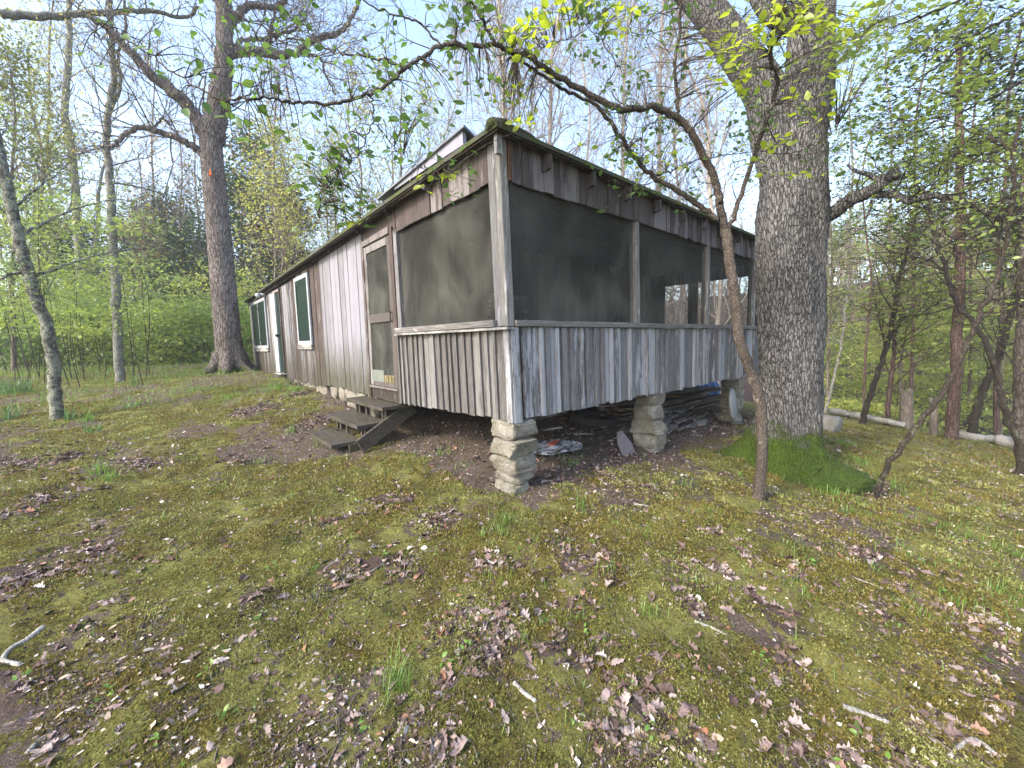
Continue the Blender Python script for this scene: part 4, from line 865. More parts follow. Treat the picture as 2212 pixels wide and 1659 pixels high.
# --- thin trees at left
def simple(u, v, z0, px, r0, r1, name, label, bm, nt, L, lev, lspec, limbs=(), t0=.35, up=.1, wig=.24, minr=.003, rmax=.02, flat=0.0, jit=.01, side=None, ang=(.5,1.1)):
    b, P = trunk_from(u, v, px, z0); t = Tree(up=up, wig=wig, minr=minr, flat=flat, ang=ang); P0, R0 = t.path(P, r0, r1, 14, 7, jit=jit)
    t.twigs(P0, R0, nt, L, lev, t0=t0, rmax=rmax, side=side)
    for L2, a, c, n2, l2 in limbs:
        PP, RR = t.path([onp(p[0], p[1], b) for p in L2], a, c, 8, 6, jit=jit); t.twigs(PP, RR, n2, l2, max(lev-1, 1), rmax=rmax)
    return finish(t, name, label, 'tree', b, bm, lspec)
simple(258,825,.5, [(256,760),(250,620),(243,500),(238,400),(230,310),(233,240),(246,170),(240,90),(236,-60),(236,-250)], .105, .045, 'young_tree', 'straight thin grey tree on the left grass, right of the leaning lichened tree', B_GREY, 26, 1.8, 2, (900,.05,LEAF_S,L_BUD,.8,.05),
       [([(233,250),(260,190),(255,120),(270,60),(265,-60)],.04,.025,5,1.2),([(242,395),(280,400),(340,415),(400,430)],.025,.012,6,.8),([(0,30),(90,35),(180,30),(260,25),(330,25),(400,38),(430,15)],.09,.035,12,1.2)])
simple(170,780,.65, [(172,740),(178,650),(170,520),(165,430),(155,330),(140,240),(148,130),(150,60),(150,-60),(150,-200)], .22, .09, 'pale_tree', 'pale-barked forked tree at the rear edge of the left grass', B_GREY, 22, 3.2, 2, (700,.10,LEAF_S,L_BUD,.8,.1),
       [([(180,640),(200,560),(212,480),(215,400),(232,330)],.14,.05,8,2)], minr=.006, rmax=.035)
simple(122,905,.2, [(120,860),(112,770),(98,700),(70,620),(48,540),(32,480),(15,400),(0,330),(-30,220)], .085, .06, 'leaning_tree', 'leaning lichened tree with dark crooked trunk at the left edge', B_LICH, 8, .7, 2, (700,.07,LEAF_S,L_UNDER,.5,.08),
       [([(60,595),(30,590),(-20,610)],.03,.015,5,.7),([(72,600),(150,570),(240,545),(330,535),(420,545)],.022,.005,16,.9),([(45,510),(120,470),(200,440),(270,430)],.022,.006,12,.9),([(30,450),(90,400),(150,360)],.02,.006,8,.8)], t0=.3)
# --- left background: leafy sapling, cedar, hedge of shrubs are below
simple(680,520,.7, [(683,480),(688,400),(690,330),(695,250),(703,180)], .06, .02, 'sapling', 'thin upright sapling rising behind the cabin roof left of the peak', B_GREY, 20, 1.1, 2, (900,.10,LEAF_S,L_UNDER,.5,.1))

def bgtree(u, dep, topv, w, name, label, bm, lspec, seed, nt=26, L=3.0, lev=2, group=None, lean=0, t0=.25, up=.12, rmax=.04, wig=.24, flat=0, side=None, ang=(.45,1.0), wob=.5, minr=.007):
    random.seed(seed); b0 = at(u, 740, dep); bz = g1(b0[0], b0[1]); b = np.array([b0[0], b0[1], bz]); top = onp(u+lean, topv, b); n = 6; P = [b+np.array([0,0,-.2])]
    for i in range(1, n+1):
        q = b+(top-b)*(i/n); q[:2] += rng.normal(size=2)*wob*.35*(i/n); P.append(q)
    t = Tree(up=up, wig=wig, minr=minr, flat=flat, ang=ang); P0, R0 = t.path(P, w*.38, w/8, 10, 5); t.twigs(P0, R0, nt, L, lev, t0=t0, rmax=rmax, rk=.55, side=side)
    return finish(t, name, label, 'tree', b, bm, lspec, group)
B_PALE = bark('pale_grey_bark', (.44,.40,.36), (.22,.19,.17), 20, .4, depth=.006)
G1 = 'bare grey trees behind the cabin roof'
for i, (u, dep, tv, w, lean, lab) in enumerate([(1150,15,-250,.34,-70,'left-leaning bare grey trunk rising just behind the roof peak'),(1178,16,-300,.26,45,'slim bare grey trunk forking right behind the roof peak'),(1262,22,-100,.22,10,'thin bare tree behind the porch roof near its peak'),
    (1330,17,-150,.26,50,'bare grey tree behind the middle of the porch roof'),(1408,18,-200,.34,30,'tall pale bare trunk behind the porch roof left of the dogwood fork'),(1480,20,-50,.24,-20,'bare tree behind the dogwood fork'),(1560,16,-100,.28,-30,'bare tree just left of the big oak behind the roof'),
    (985,24,60,.22,-30,'small bare tree left of the roof peak'),(1060,19,-50,.20,30,'slender bare tree close behind the roof peak')]):
    bgtree(u, dep, tv, w, 'bare_tree', lab, B_PALE, (900,.07,LEAF_S,L_BUD,.8,.1), 40+i, nt=52, L=3.6, lean=lean, t0=.2, up=.16, wig=.30, minr=.008, wob=1.1)
# yellow-budding and pinkish trees at left rear
for i, (u, dep, tv, w, lm, lab, nl) in enumerate([(860,17,180,.20,L_YEL,'yellow-budding tree just above the low end of the roof',2600),(770,19,150,.20,L_BUD,'pale yellow-budding tree left of the roof',1800),(590,21,150,.22,L_PINK,'thin rusty-budded tree right of the large forked oak',1500),
    (610,17,330,.16,L_YEL,'low yellow-green tree right of the large forked oak trunk',3800),(390,26,300,.22,L_PINK,'rusty-budded tree left of the large forked oak',1700),(300,24,330,.20,L_PINK,'rust-tinged tree between the thin grey tree and the forked oak',1500),(80,18,120,.24,L_YEL,'yellow-green leafy tree at the left edge',4500),
    (420,30,200,.24,L_BUD,'faint bare tree behind the forked oak',600),(330,28,80,.24,L_BUD,'tall bare tree left of the forked oak',600),(710,24,330,.2,L_YEL,'yellow-green tree behind the low roof end',3000),(110,28,-50,.3,L_BUD,'tall bare tree at the far left',700),(20,14,150,.2,L_CEDARY,'feathery olive conifer at the far left edge',7000)]):
    bgtree(u, dep, tv, w, 'budding_tree' if lm is not L_CEDARY else 'conifer_tree', lab, B_FAR, (nl,.11,LEAF_S,lm,.8,.22), 80+i, nt=30, L=3.0)
# dark evergreens behind at left
for i, (u, dep, tv, lab) in enumerate([(350,27,430,'dark evergreen behind the hedge left of the forked oak'),(300,30,480,'low dark evergreen behind the thin grey tree'),(420,25,500,'dark evergreen just left of the forked oak trunk'),(560,24,300,'dark cedar just right of the forked oak trunk'),(620,26,420,'dark cedar above the far cabin end'),(150,24,480,'dark evergreen behind the pale-barked tree'),(520,28,380,'dark cedar hidden behind the forked oak trunk')]):
    bgtree(u, dep, tv, .25, 'evergreen_tree', lab, B_FAR, (9000,.22,LEAF_S,L_CEDAR,.5,.35), 120+i, nt=44, L=2.6, lev=1, t0=.03, up=.0, flat=.15, ang=(1.0,1.5))

# --- right side trees
simple(1885,1075,-.4, [(1905,1030),(1950,960),(2000,895),(2050,825),(2105,705),(2135,640),(2165,560),(2183,470),(2192,390),(2190,330),(2205,250)], .028, .012, 'sapling', 'long leaning dark sapling rising from the moss just right of the big oak', B_DARK, 10, .8, 2, (400,.05,LEAF_S,L_SPRING,.6,.05),
       [([(2190,330),(2150,300),(2110,290),(2060,270)],.012,.004,5,.5),([(2105,705),(2160,650),(2212,560)],.012,.008,3,.5)], t0=.5, minr=.002, rmax=.009, jit=.008)
simple(2205,1025,-.6, [(2200,960),(2165,880),(2150,800),(2110,705),(2070,660),(2045,590),(2020,520),(2005,440),(1985,400),(1950,340)], .042, .014, 'sapling', 'crooked dark sapling at the right edge crossing the leaning one', B_DARK, 14, 1.0, 2, (400,.05,LEAF_S,L_SPRING,.6,.05), [([(2045,590),(2000,560),(1930,545),(1860,500)],.014,.006,8,.8)], t0=.5, minr=.0025, rmax=.01, jit=.012)
simple(1862,915,-.7, [(1868,890),(1885,840),(1912,760),(1930,680),(1942,600),(1955,560),(1975,480),(1990,400)], .065, .02, 'young_tree', 'dark slightly leaning young tree right of the big oak', B_DARK, 18, 1.8, 2, (900,.10,LEAF_S,L_SPRING,.4,.1), minr=.004)
simple(1915,920,-.7, [(1920,860),(1928,790),(1935,720),(1950,660)], .06, .02, 'young_tree', 'thin reddish young tree just behind the dark leaning one', B_CEDAR, 14, 1.6, 2, (900,.10,LEAF_S,L_SPRING,.4,.1), minr=.004)
simple(2055,948,-.8, [(2062,850),(2068,740),(2072,600),(2075,480),(2074,380),(2072,250),(2070,100)], .10, .05, 'cedar_tree', 'straight reddish-barked cedar with flat dark sprays at right', B_CEDAR, 36, 2.2, 2, (4000,.10,LEAF_S,L_CEDAR,.35,.10), t0=.45, flat=.25, up=0, minr=.004, ang=(1.1,1.5))
simple(2095,950,-.8, [(2108,890),(2130,830),(2160,760),(2190,650),(2215,570),(2240,460)], .075, .04, 'young_tree', 'leaning grey-brown tree at right beyond the crossed saplings', B_DARK, 12, 1.4, 2, (500,.10,LEAF_S,L_SPRING,.4,.1), minr=.004)
simple(1780,890,-.7, [(1795,840),(1818,740),(1830,640),(1834,560),(1828,480)], .05, .025, 'young_tree', 'very thin young tree just right of the oak trunk', B_GREY, 16, 1.6, 2, (800,.10,LEAF_S,L_SPRING,.4,.1), minr=.004)
simple(2216,985,-.9, [(2214,930),(2208,880),(2213,700),(2220,500),(2224,300)], .12, .09, 'oak_tree', 'thick dark trunk cut off by the right edge', B_EDGE, 14, 2.0, 2, (400,.1,LEAF_S,L_SPRING,.4,.1), minr=.004)
for i, (u, dep, tv, w, lm, lab, nl) in enumerate([(1990,13,100,.16,L_CEDAR,'dark cedar between the crossed saplings and the big oak',10000),(2180,10,60,.16,L_CEDAR,'dark cedar filling the upper right corner',16000),(1880,12,260,.10,L_CEDAR,'small dark cedar behind the dark leaning young tree',6000),(2120,16,-50,.16,L_CEDAR,'tall cedar behind the upper right sprays',9000)]):
    bgtree(u, dep, tv, w, 'cedar_tree', lab, B_CEDAR, (nl//6,.10,LEAF_S,lm,.35,.14), 160+i, nt=34, L=2.3, lev=2, t0=.35, up=0, flat=.3, ang=(1.1,1.5), minr=.004)
for i, (u, dep, tv, w, lm, lab, nl) in enumerate([(1850,22,50,.2,L_YEL,'yellow-green tree above the small cedar',3500),(1930,26,-50,.24,L_SPRING,'tall spring-green tree right of the big oak',3500),(2040,24,100,.22,L_SPRING,'spring-green tree behind the reddish cedar',3500),(2150,28,200,.25,L_YEL,'yellow-green tree behind the right saplings',3500),
    (1640,19,100,.2,L_SPRING,'spring-green tree just left of the big oak',1800),(1800,15,150,.14,L_SPRING,'slim green tree hugging the oak trunk outline',2500),(1960,17,520,.14,L_YEL,'low yellow-green tree on the slope',3500),(2090,19,560,.14,L_YEL,'low bright tree behind the leaning saplings',4500),(2190,15,480,.12,L_SPRING,'low bright green tree at the right edge',4500)]):
    bgtree(u, dep, tv, w, 'spring_tree', lab, B_FAR, (nl,.10,LEAF_S,lm,.5,.22), 200+i, nt=28, L=2.6, flat=.1)
# arching maple sprays hanging in at the upper right
t = Tree(up=-.02, wig=.22, minr=.0018, flat=.45)
brP = []
for L in ([(2300,-40,4.0),(2212,20,3.9),(2120,70,3.8),(2040,130,3.7),(1960,190,3.6)],[(2300,120,4.2),(2200,180,4.1),(2100,230,4.0),(2000,260,3.9)],[(2320,-120,3.6),(2150,-30,3.5),(2020,20,3.5),(1930,60,3.4)],[(2330,240,4.6),(2230,300,4.4),(2140,330,4.3),(2060,340,4.2)]):
    PP, RR = t.path(A3(L), .02, .005, 8, 7, jit=.008); t.twigs(PP, RR, 16, .9, 2, t0=.05, rmax=.006)
TB = gpt(2420, 1150, -.8); t.path([TB, at(2400,700,4.6), at(2360,300,4.4), at(2330,240,4.6), at(2320,120,4.2), at(2310,-40,4.0), at(2320,-120,3.6)], .07, .03, 12, 6)
finish(t, 'maple_tree', 'leafy boughs reaching in over the upper right corner', 'tree', TB, B_DARK, (2000, .058, LEAF_B, L_SPRING, .35, .06))

# --- stump, snags, logs
def stump(u, v, topv, r, label, name='stump', z0=-.8):
    b = gpt(u, v, z0); t = onp(u, topv, b); w_ = Wood(); n = 14; P = np.stack([b+(t-b)*k for k in np.linspace(-.1, 1, n)]); w_.tube(P, np.linspace(r*1.15, r*.95, n), 18)
    V = np.concatenate(w_.V); top = V[-18:]; top[:,2] += rng.uniform(-.09, .05, 18); c = top.mean(0)-np.array([0,0,.05]); V = np.concatenate([V[:-18], top, c[None]]); Fc = np.concatenate(w_.F); k = len(V)-1
    cap = np.array([(k-18+i, k-18+(i+1) % 18, k, k) for i in range(18)]); me = bpy.data.meshes.new(name); me.from_pydata([tuple(q) for q in V], [], [tuple(f) for f in Fc]+[(f[0], f[1], f[2]) for f in cap]); me.update()
    return props(link(name, me, None, [B_FAR]), label, name.replace('_', ' '))
stump(1958, 926, 842, .11, 'broken grey stump standing on the right slope edge'); stump(2017, 942, 862, .06, 'thin short snag right of the broken grey stump', 'snag'); stump(1898, 905, 850, .03, 'tiny snag left of the broken grey stump', 'snag')
def log(L, r0, r1, label, m=None, name='fallen_log', k=12):
    w_ = Wood(); P = smooth_path(L, 6)
    if r0 > .03: P[1:-1] += rng.normal(size=P[1:-1].shape)*r0*.06
    P = np.vstack([P[:1]-(P[1]-P[0])*.02, P, P[-1:]+(P[-1]-P[-2])*.02]); R = np.concatenate([[r0*.05], np.linspace(r0, r1, len(P)-2), [r1*.05]]); w_.tube(P, R, k)
    o = mesh_np(name, np.concatenate(w_.V), np.concatenate(w_.F), m or M_STICK, smooth=True); return props(o, label, 'log' if 'log' in name else 'stick')
def gl(u, v, dz, z0=-.9): p = gpt(u, v, z0); p[2] += dz; return p
log([gl(1795,898,.12), gl(1850,908,.12), gl(1900,918,.12), gl(1955,928,.1)], .085, .06, 'long pale fallen log lying behind the right slope edge')
log([gl(2040,942,.08), gl(2100,952,.08), gl(2150,958,.08)], .09, .07, 'second pale fallen log further right on the slope')
log([gl(2155,962,.1), gl(2200,970,.1), gl(2250,978,.1)], .11, .1, 'pale thick log cut by the right edge')
log([gl(1780,880,.9), gl(1800,893,.5), gl(1830,905,.1)], .06, .05, 'pale leaning dead limb behind the boulder')

# --- sticks on the ground, each one seen
def gs(u, v, dz=.012): p = gpt(u, v, -.15); p[2] += dz; return p
ST = [([(95,1358),(60,1385),(25,1405),(8,1430),(45,1440)],.016,.010,'bleached crooked stick at the lower left edge'),([(1110,1480),(1130,1500),(1158,1520)],.016,.012,'short lichened stick below the central leaf pile'),
 ([(1820,1532),(1860,1545),(1920,1568)],.018,.014,'thick lichened stick at the lower right'),([(1850,1500),(1870,1515),(1885,1530)],.008,.006,'pale splinter above the thick lichened stick'),([(1960,1575),(1985,1610),(2010,1640)],.011,.006,'pale split stick at the lower right'),([(2000,1580),(2030,1610),(2090,1650)],.011,.006,'second pale split stick beside the first'),
 ([(1740,1320),(1775,1350),(1830,1385)],.005,.003,'thin dark twig right of the leaf patch'),([(1730,1395),(1790,1403),(1820,1402),(1838,1378)],.006,.004,'forked grey twig on the right moss'),([(1700,1345),(1740,1365),(1790,1380)],.004,.003,'fine twig on the right moss'),([(1500,1345),(1540,1360),(1570,1375)],.011,.008,'grey lichened stick in the leaves right of centre'),
 ([(590,880),(578,900),(575,922)],.014,.009,'white broken stick by the grass left of the steps'),([(795,1240),(830,1215),(845,1180)],.006,.003,'bent twig left of the central leaves'),([(1835,1245),(1900,1270),(1950,1290)],.006,.004,'thin twig near the oak roots'),([(560,1340),(700,1320),(800,1300)],.004,.003,'long fine twig across the left moss'),
 ([(1370,1090),(1400,1096),(1418,1103)],.010,.008,'pale stub below the middle pier'),([(1900,1345),(1910,1370),(1935,1385)],.004,.003,'hooked twig on the right'),([(955,1565),(985,1590),(1000,1620)],.006,.004,'grey twig by the bottom leaves'),([(1780,1600),(1785,1640),(1800,1659)],.006,.004,'pale twig at the bottom right'),([(2050,1640),(2100,1600),(2160,1640)],.012,.009,'dark rotten stick in the bottom right corner'),
 ([(1720,1430),(1745,1455),(1770,1480)],.009,.007,'white splintered stick on the lower right moss'),([(630,1540),(650,1500),(640,1470)],.004,.003,'thin twig at the lower left centre'),([(60,1630),(90,1600),(120,1585)],.012,.008,'bleached stick in the lower left corner'),([(1250,1200),(1300,1190),(1330,1170)],.004,.003,'thin twig right of the corner pier'),([(920,1105),(960,1115),(990,1125)],.006,.004,'grey twig left of the corner pier')]
for L, r0, r1, lab in ST:
    d = (np.linalg.norm(gs(*L[0])-CAM)*.30+.35)*.68; log([gs(u, v, r0*.6) for u, v in L], r0*min(d,1.6), r1*min(d,1.6), lab, M_STICK if r0 > .0055 else M_TWIG, 'stick', 8)
p = gpt(365, 785, .7); props(MB().cyl(p, p+np.array([0,0,1.3]), .02, .02, 8).build('fence_post', W_DARK), 'thin dark fence post before the hedge left of the forked oak', 'post')

# ------------------------------------------------------------------ ground scatter
def visible_pts(n, dmax, power, seed, u0=-60, u1=2272, dmin=.9):
    r = np.random.default_rng(seed); d = dmin+(dmax-dmin)*r.random(n)**power; u = r.uniform(u0, u1, n)
    X = ((u-CX)/F); dirs = (RW@np.stack([X, np.zeros(n), -np.ones(n)])).T; x = CAM[0]+dirs[:,0]*d; y = CAM[1]+dirs[:,1]*d
    return x, y, d
# leaf litter
def oak_leaf(curl, bend, seed):
    r = np.random.default_rng(seed); ys = [0,.10,.22,.32,.44,.54,.66,.75,.88,1.0]; ws = [.015,.07,.17,.12,.26,.18,.29,.19,.18,.0]; v = []
    for y, w_ in zip(ys, ws):
        wl = w_*r.uniform(.8,1.2); wr = w_*r.uniform(.8,1.2); z = bend*(y-.5)**2*2-bend*.3+.05*math.sin(y*7+seed)
        v += [(-wl, y, z+curl*wl*wl*4+r.uniform(-.02,.02)), (0, y, z), (wr, y, z+curl*wr*wr*4+r.uniform(-.02,.02))]
    f = []
    for i in range(len(ys)-1):
        a = i*3; f += [(a,a+1,a+4),(a,a+4,a+3),(a+1,a+2,a+5),(a+1,a+5,a+4)]
    v = np.array(v); v[:,1] -= .5; return v, np.array(f)
OT = [oak_leaf(random.uniform(-1.0,1.5), random.uniform(-.35,.5), i) for i in range(13)]
Vs, Fs, n0 = [], [], 0
def addl(x, y, size, dz, tilt, r):
    global n0
    for i, tp in enumerate(OT):
        s_ = slice(i, None, len(OT)); xx, yy, ss, dd = x[s_], y[s_], size[s_], dz[s_]; k = len(xx)
        pos = np.stack([xx, yy, gh(xx, yy)+dd], 1); nr = r.normal(size=(k,3))*tilt+np.array([0,0,1.0]); V, Fc = inst(tp, pos, frames(nr, r.uniform(0,6.28,k)), ss); Vs.append(V); Fs.append(Fc+n0); n0 += len(V)
r = np.random.default_rng(5)
for a, c, rr in PX:
    dist = math.hypot(a-CAM[0], c-CAM[1]); n = int(640*rr*rr/(.16)); n = min(n, 1100); ex = np.where(r.random(n) < .35, 2.3, 1.0); rad_ = rr*np.abs(r.normal(size=n))*.95*ex; th = r.uniform(0,6.28,n); x = a+rad_*np.cos(th); y = c+rad_*np.sin(th)
    keep = r.random(n) < .22+.8*litter_mask(x, y)*(fbm(np.stack([x,y],1), 7, 3, 19) > .40); x, y = x[keep], y[keep]; addl(x, y, r.uniform(.022,.082,len(x)), r.uniform(.003,.016,len(x)), .22, r)
xx_, yy_, d = visible_pts(34000, 9, 1.15, 66); kk = r.random(len(xx_)) < (.16+.8*sstep(.45,.62,fbm(np.stack([xx_,yy_],1), 1.6, 4, 67)))*np.where((xx_>.1)&(yy_>.1), .15, 1); xx_, yy_ = xx_[kk], yy_[kk]; addl(xx_, yy_, r.uniform(.008,.03,len(xx_)), r.uniform(.004,.014,len(xx_)), .6, r)
x, y, d = visible_pts(26000, 12, 1.15, 6); keep = r.random(len(x)) < (.06+.75*sstep(.49,.60,fbm(np.stack([x,y],1), 2.1, 4, 68))*(.55+.45*sstep(-1.5,1,x-y-.3))+.3*soil_mask(x, y))*sstep(-.2,.2, -np.minimum(x-.2, y-.3)) ; x, y = x[keep], y[keep]; addl(x, y, r.uniform(.02,.078,len(x)), r.uniform(.002,.014,len(x)), .24, r)
x = r.uniform(.2, 6, 900); y = r.uniform(-.2, 2.5, 900); addl(x, y, r.uniform(.04,.09,900), r.uniform(.002,.02,900), .35, r)
x = r.uniform(4, 8, 600); y = r.uniform(-1.5, .5, 600); addl(x, y, r.uniform(.04,.09,600), r.uniform(.002,.02,600), .35, r)
props(mesh_np('leaf_litter', np.concatenate(Vs), np.concatenate(Fs), M_LITTER), 'brown curled oak leaves scattered and heaped over the moss', 'leaf litter', kind='stuff')
# moss tips
MT = T([(-.35,0,0),(.35,0,0),(.05,.15,1)], [(0,1,2)])
def moss(n, dmax, pw, seed, s0, k):
    x, y, d = visible_pts(n, dmax, pw, seed); P = np.stack([x, y], 1); r = np.random.default_rng(seed); mm = moss_mask(x, y); clump = fbm(P, 9, 3, 51)
    big = fbm(P, 3.0, 4, 52); keep = (r.random(n) < mm*sstep(.43, .50, big*.5+clump*.5)+.02) & ~((x > .1) & (y > .1)); x, y, d, cl = x[keep], y[keep], d[keep], clump[keep]; m_ = len(x)
    z = gh(x, y)+fbm(np.stack([x,y],1), 14, 3, 77)*.022*sstep(9, 3, np.hypot(x-CAM[0], y-CAM[1])); nr = r.normal(size=(m_,3))*.55+np.array([0,0,1.0])
    return inst(MT, np.stack([x, y, z-.002], 1), frames(nr, r.uniform(0,6.28,m_)), s0*(.6+k*d)*r.uniform(.6,1.4,m_)), fbm(np.stack([x,y],1), 2.6, 4, 57)
(Vm, Fm), hue = moss(520000, 9.0, 1.25, 71, .0070, .50)
mi = (hue+np.random.default_rng(3).normal(size=len(hue))*.05 > .535).astype(int)
props(mesh_np('moss', Vm, Fm, [L_MOSS, L_MOSSD], midx=mi), 'yellow-green moss cushions covering the clearing floor', 'moss', kind='stuff')
# pebbles and crumbs
PB = T([(1,0,0),(-1,0,0),(0,1,0),(0,-1,0),(0,0,.7),(0,0,-.7)], [(0,2,4),(2,1,4),(1,3,4),(3,0,4),(2,0,5),(1,2,5),(3,1,5),(0,3,5)])
x, y, d = visible_pts(17000, 9, 1.2, 8); r = np.random.default_rng(8); keep = r.random(len(x)) < .12+.85*np.maximum(soil_mask(x, y), (fbm(np.stack([x,y],1), 1.1, 3, 91) > .56)*.5); x, y = x[keep], y[keep]; k = len(x)
Rm = frames(r.normal(size=(k,3))*.3+np.array([0,0,1.0]), r.uniform(0,6.28,k)); V, Fc = inst(PB, np.stack([x,y,gh(x,y)+.006],1), Rm*np.array([[[1,.7,.6]]])*1.0, .003+.010*r.random(k)**3+.002*r.random(k))
props(mesh_np('pebbles', V, Fc, M_PEB), 'small pale pebbles and bark chips strewn over soil and moss', 'pebbles', kind='stuff')
CH = T([(-1,-.4,0),(-.2,-.6,.1),(.9,-.3,0),(1.1,.2,.08),(.1,.5,.16),(-.8,.4,.05)], [(0,1,5),(1,4,5),(1,2,4),(2,3,4)])
x, y, d = visible_pts(4200, 8, 1.2, 18); r = np.random.default_rng(18); keep = (r.random(len(x)) < .10+.75*sstep(.5,.6,fbm(np.stack([x,y],1), 1.3, 4, 93))) & ~((x > .2) & (y > .2)); x, y = x[keep], y[keep]; k = len(x)
V, Fc = inst(CH, np.stack([x,y,gh(x,y)+.012],1), frames(r.normal(size=(k,3))*.35+np.array([0,0,1.0]), r.uniform(0,6.28,k)), .005+.017*r.random(k)**2.2)
props(mesh_np('bark_chips', V, Fc, M_PEB), 'pale flakes of bark and wood lying on the moss', 'chips', kind='stuff')
# fine twigs
w_ = Wood(); x, y, d = visible_pts(3600, 8, 1.1, 9); r = np.random.default_rng(9)
for a, c in zip(x, y):
    if a > 0 and c > 0: continue
    L = r.uniform(.04, .16) if r.random() < .85 else r.uniform(.2,.5); th = r.uniform(0, 6.28); n = 4; P = []; q = np.array([a, c])
    for i in range(n): P.append((q[0], q[1], g1(q[0], q[1])+.008+r.uniform(0,.01))); th += r.normal()*.25; q = q+np.array([math.cos(th), math.sin(th)])*L/n
    rr = r.uniform(.0012,.0032); w_.tube(P, np.linspace(rr, rr*.5, n), 3)
props(w_.build('twig_litter', M_TWIG, None), 'fine brown twigs and pine needles scattered over the moss', 'twigs', kind='stuff')
# grass blades
BL = T([(-.5,0,0),(.5,0,0),(-.4,.08,.4),(.4,.08,.4),(-.22,.3,.78),(.22,.3,.78),(0,.62,1.0)], [(0,1,3),(0,3,2),(2,3,5),(2,5,4),(4,5,6)])
def blades(x, y, h, w_, r, spread=.35, base=None):
    k = len(x); az = r.uniform(0,6.28,k); z = gh(x, y)-.003; lean = r.uniform(.1, 1.0, k); tv, tf = BL
    V = np.zeros((k, 7, 3)); V[:,:,0] = tv[None,:,0]*w_[:,None]; V[:,:,1] = tv[None,:,1]*h[:,None]*lean[:,None]*1.3; V[:,:,2] = tv[None,:,2]*h[:,None]*(1-.25*lean[:,None])
    c, s_ = np.cos(az)[:,None], np.sin(az)[:,None]; X = V[:,:,0]*c-V[:,:,1]*s_+x[:,None]; Y = V[:,:,0]*s_+V[:,:,1]*c+y[:,None]
    return np.stack([X, Y, V[:,:,2]+z[:,None]], 2).reshape(-1,3), (tf[None]+(np.arange(k)*7)[:,None,None]).reshape(-1,3)
r = np.random.default_rng(12); GX, GY, GH = [], [], []
TUF = [(1075,1150,.16,60,.10),(1090,1130,.12,40,.10),(1040,1160,.10,24,.08),(850,1480,.10,60,.12),(865,1500,.08,40,.10),(1130,1390,.06,26,.09),(1180,1350,.08,20,.08),(1250,1340,.08,20,.08),(1400,1330,.12,40,.08),(1320,1230,.12,30,.08),(1060,1250,.12,26,.08),(680,1290,.06,20,.06),(480,1410,.05,16,.05),(700,960,.2,60,.12),(630,940,.12,40,.12),(215,1030,.12,50,.16),
 (190,910,.15,50,.18),(110,870,.2,50,.2),(230,1040,.15,50,.10),(1230,1000,.25,60,.10),(1260,1100,.2,60,.10),(1600,1030,.3,40,.07),(1570,1000,.2,30,.07),(1680,1070,.3,40,.07),(1800,1070,.35,150,.09),(1840,1110,.3,100,.08),(1480,1050,.2,60,.08),(1530,1110,.2,50,.07),(1850,1000,.5,160,.10),(1820,960,.4,120,.10),(1930,1050,.5,140,.09),(2060,1150,.5,130,.08),
 (2150,1280,.4,120,.08),(2080,1310,.3,90,.07),(1960,1200,.3,70,.07),(1700,1180,.3,60,.07),(1400,1150,.2,40,.07),(2190,1200,.4,80,.08),(1740,1290,.15,40,.07),(1880,1230,.2,40,.07),(2000,1340,.2,50,.06),(1500,1260,.2,40,.06),(560,1000,.3,50,.08),(420,860,.5,150,.10),(600,850,.5,200,.12),(300,880,.5,100,.10),(500,870,.6,160,.10),(640,870,.3,100,.13),(950,980,.3,50,.08),(1000,1010,.2,30,.08),(880,1010,.3,40,.06),(1160,1180,.3,50,.07),(1340,1560,.1,10,.05),(1700,1260,.3,40,.07)]
for u, v, rr, n, h in TUF:
    p = gpt(u, v, -.1); rs = rr*np.abs(r.normal(size=n))*.6; th = r.uniform(0,6.28,n); GX.append(p[0]+rs*np.cos(th)); GY.append(p[1]+rs*np.sin(th)); GH.append(h*r.uniform(.5,1.3,n))
x, y, d = visible_pts(60000, 26, 1.0, 13); gm = fbm(np.stack([x,y],1), .8, 3, 17); keep = (r.random(len(x)) < 1.0*np.maximum(sstep(.42,.6,gm), .5*(y>4)*(d>5))*(.10+.9*sstep(4.5,10,d))*(.55+.45*(y>4))) & ~((x > -.1) & (y > -.1) & (x < 8) & (y < 12.5)); GX.append(x[keep]); GY.append(y[keep]); GH.append(r.uniform(.03,.09,keep.sum())*(1+.06*d[keep]))
x = np.concatenate(GX); y = np.concatenate(GY); h = np.concatenate(GH); dd = np.hypot(x-CAM[0], y-CAM[1])
V, Fc = blades(x, y, h, .0022+.0009*dd*r.uniform(.5,1.2,len(x)), r); props(mesh_np('grass', V, Fc, L_BLADE), 'thin green grass tufts growing through moss and leaves', 'grass', kind='stuff')
wx, wy, wd = visible_pts(150, 6.5, 1.1, 28); WP = []
for a, c in zip(wx, wy):
    if a > 0 and c > 0: continue
    for q in range(r.integers(3, 8)): WP.append((a+r.normal()*.018, c+r.normal()*.018))
WP = np.array(WP); k = len(WP); V, Fc = inst(LEAF_B, np.stack([WP[:,0], WP[:,1], gh(WP[:,0], WP[:,1])+.012+r.random(k)*.02], 1), frames(r.normal(size=(k,3))*.5+np.array([0,0,1.0]), r.uniform(0,6.28,k)), r.uniform(.012,.032,k))
props(mesh_np('weeds', V, Fc, L_BLADE), 'small broad-leaved green seedlings dotted over the moss', 'weeds', kind='stuff')
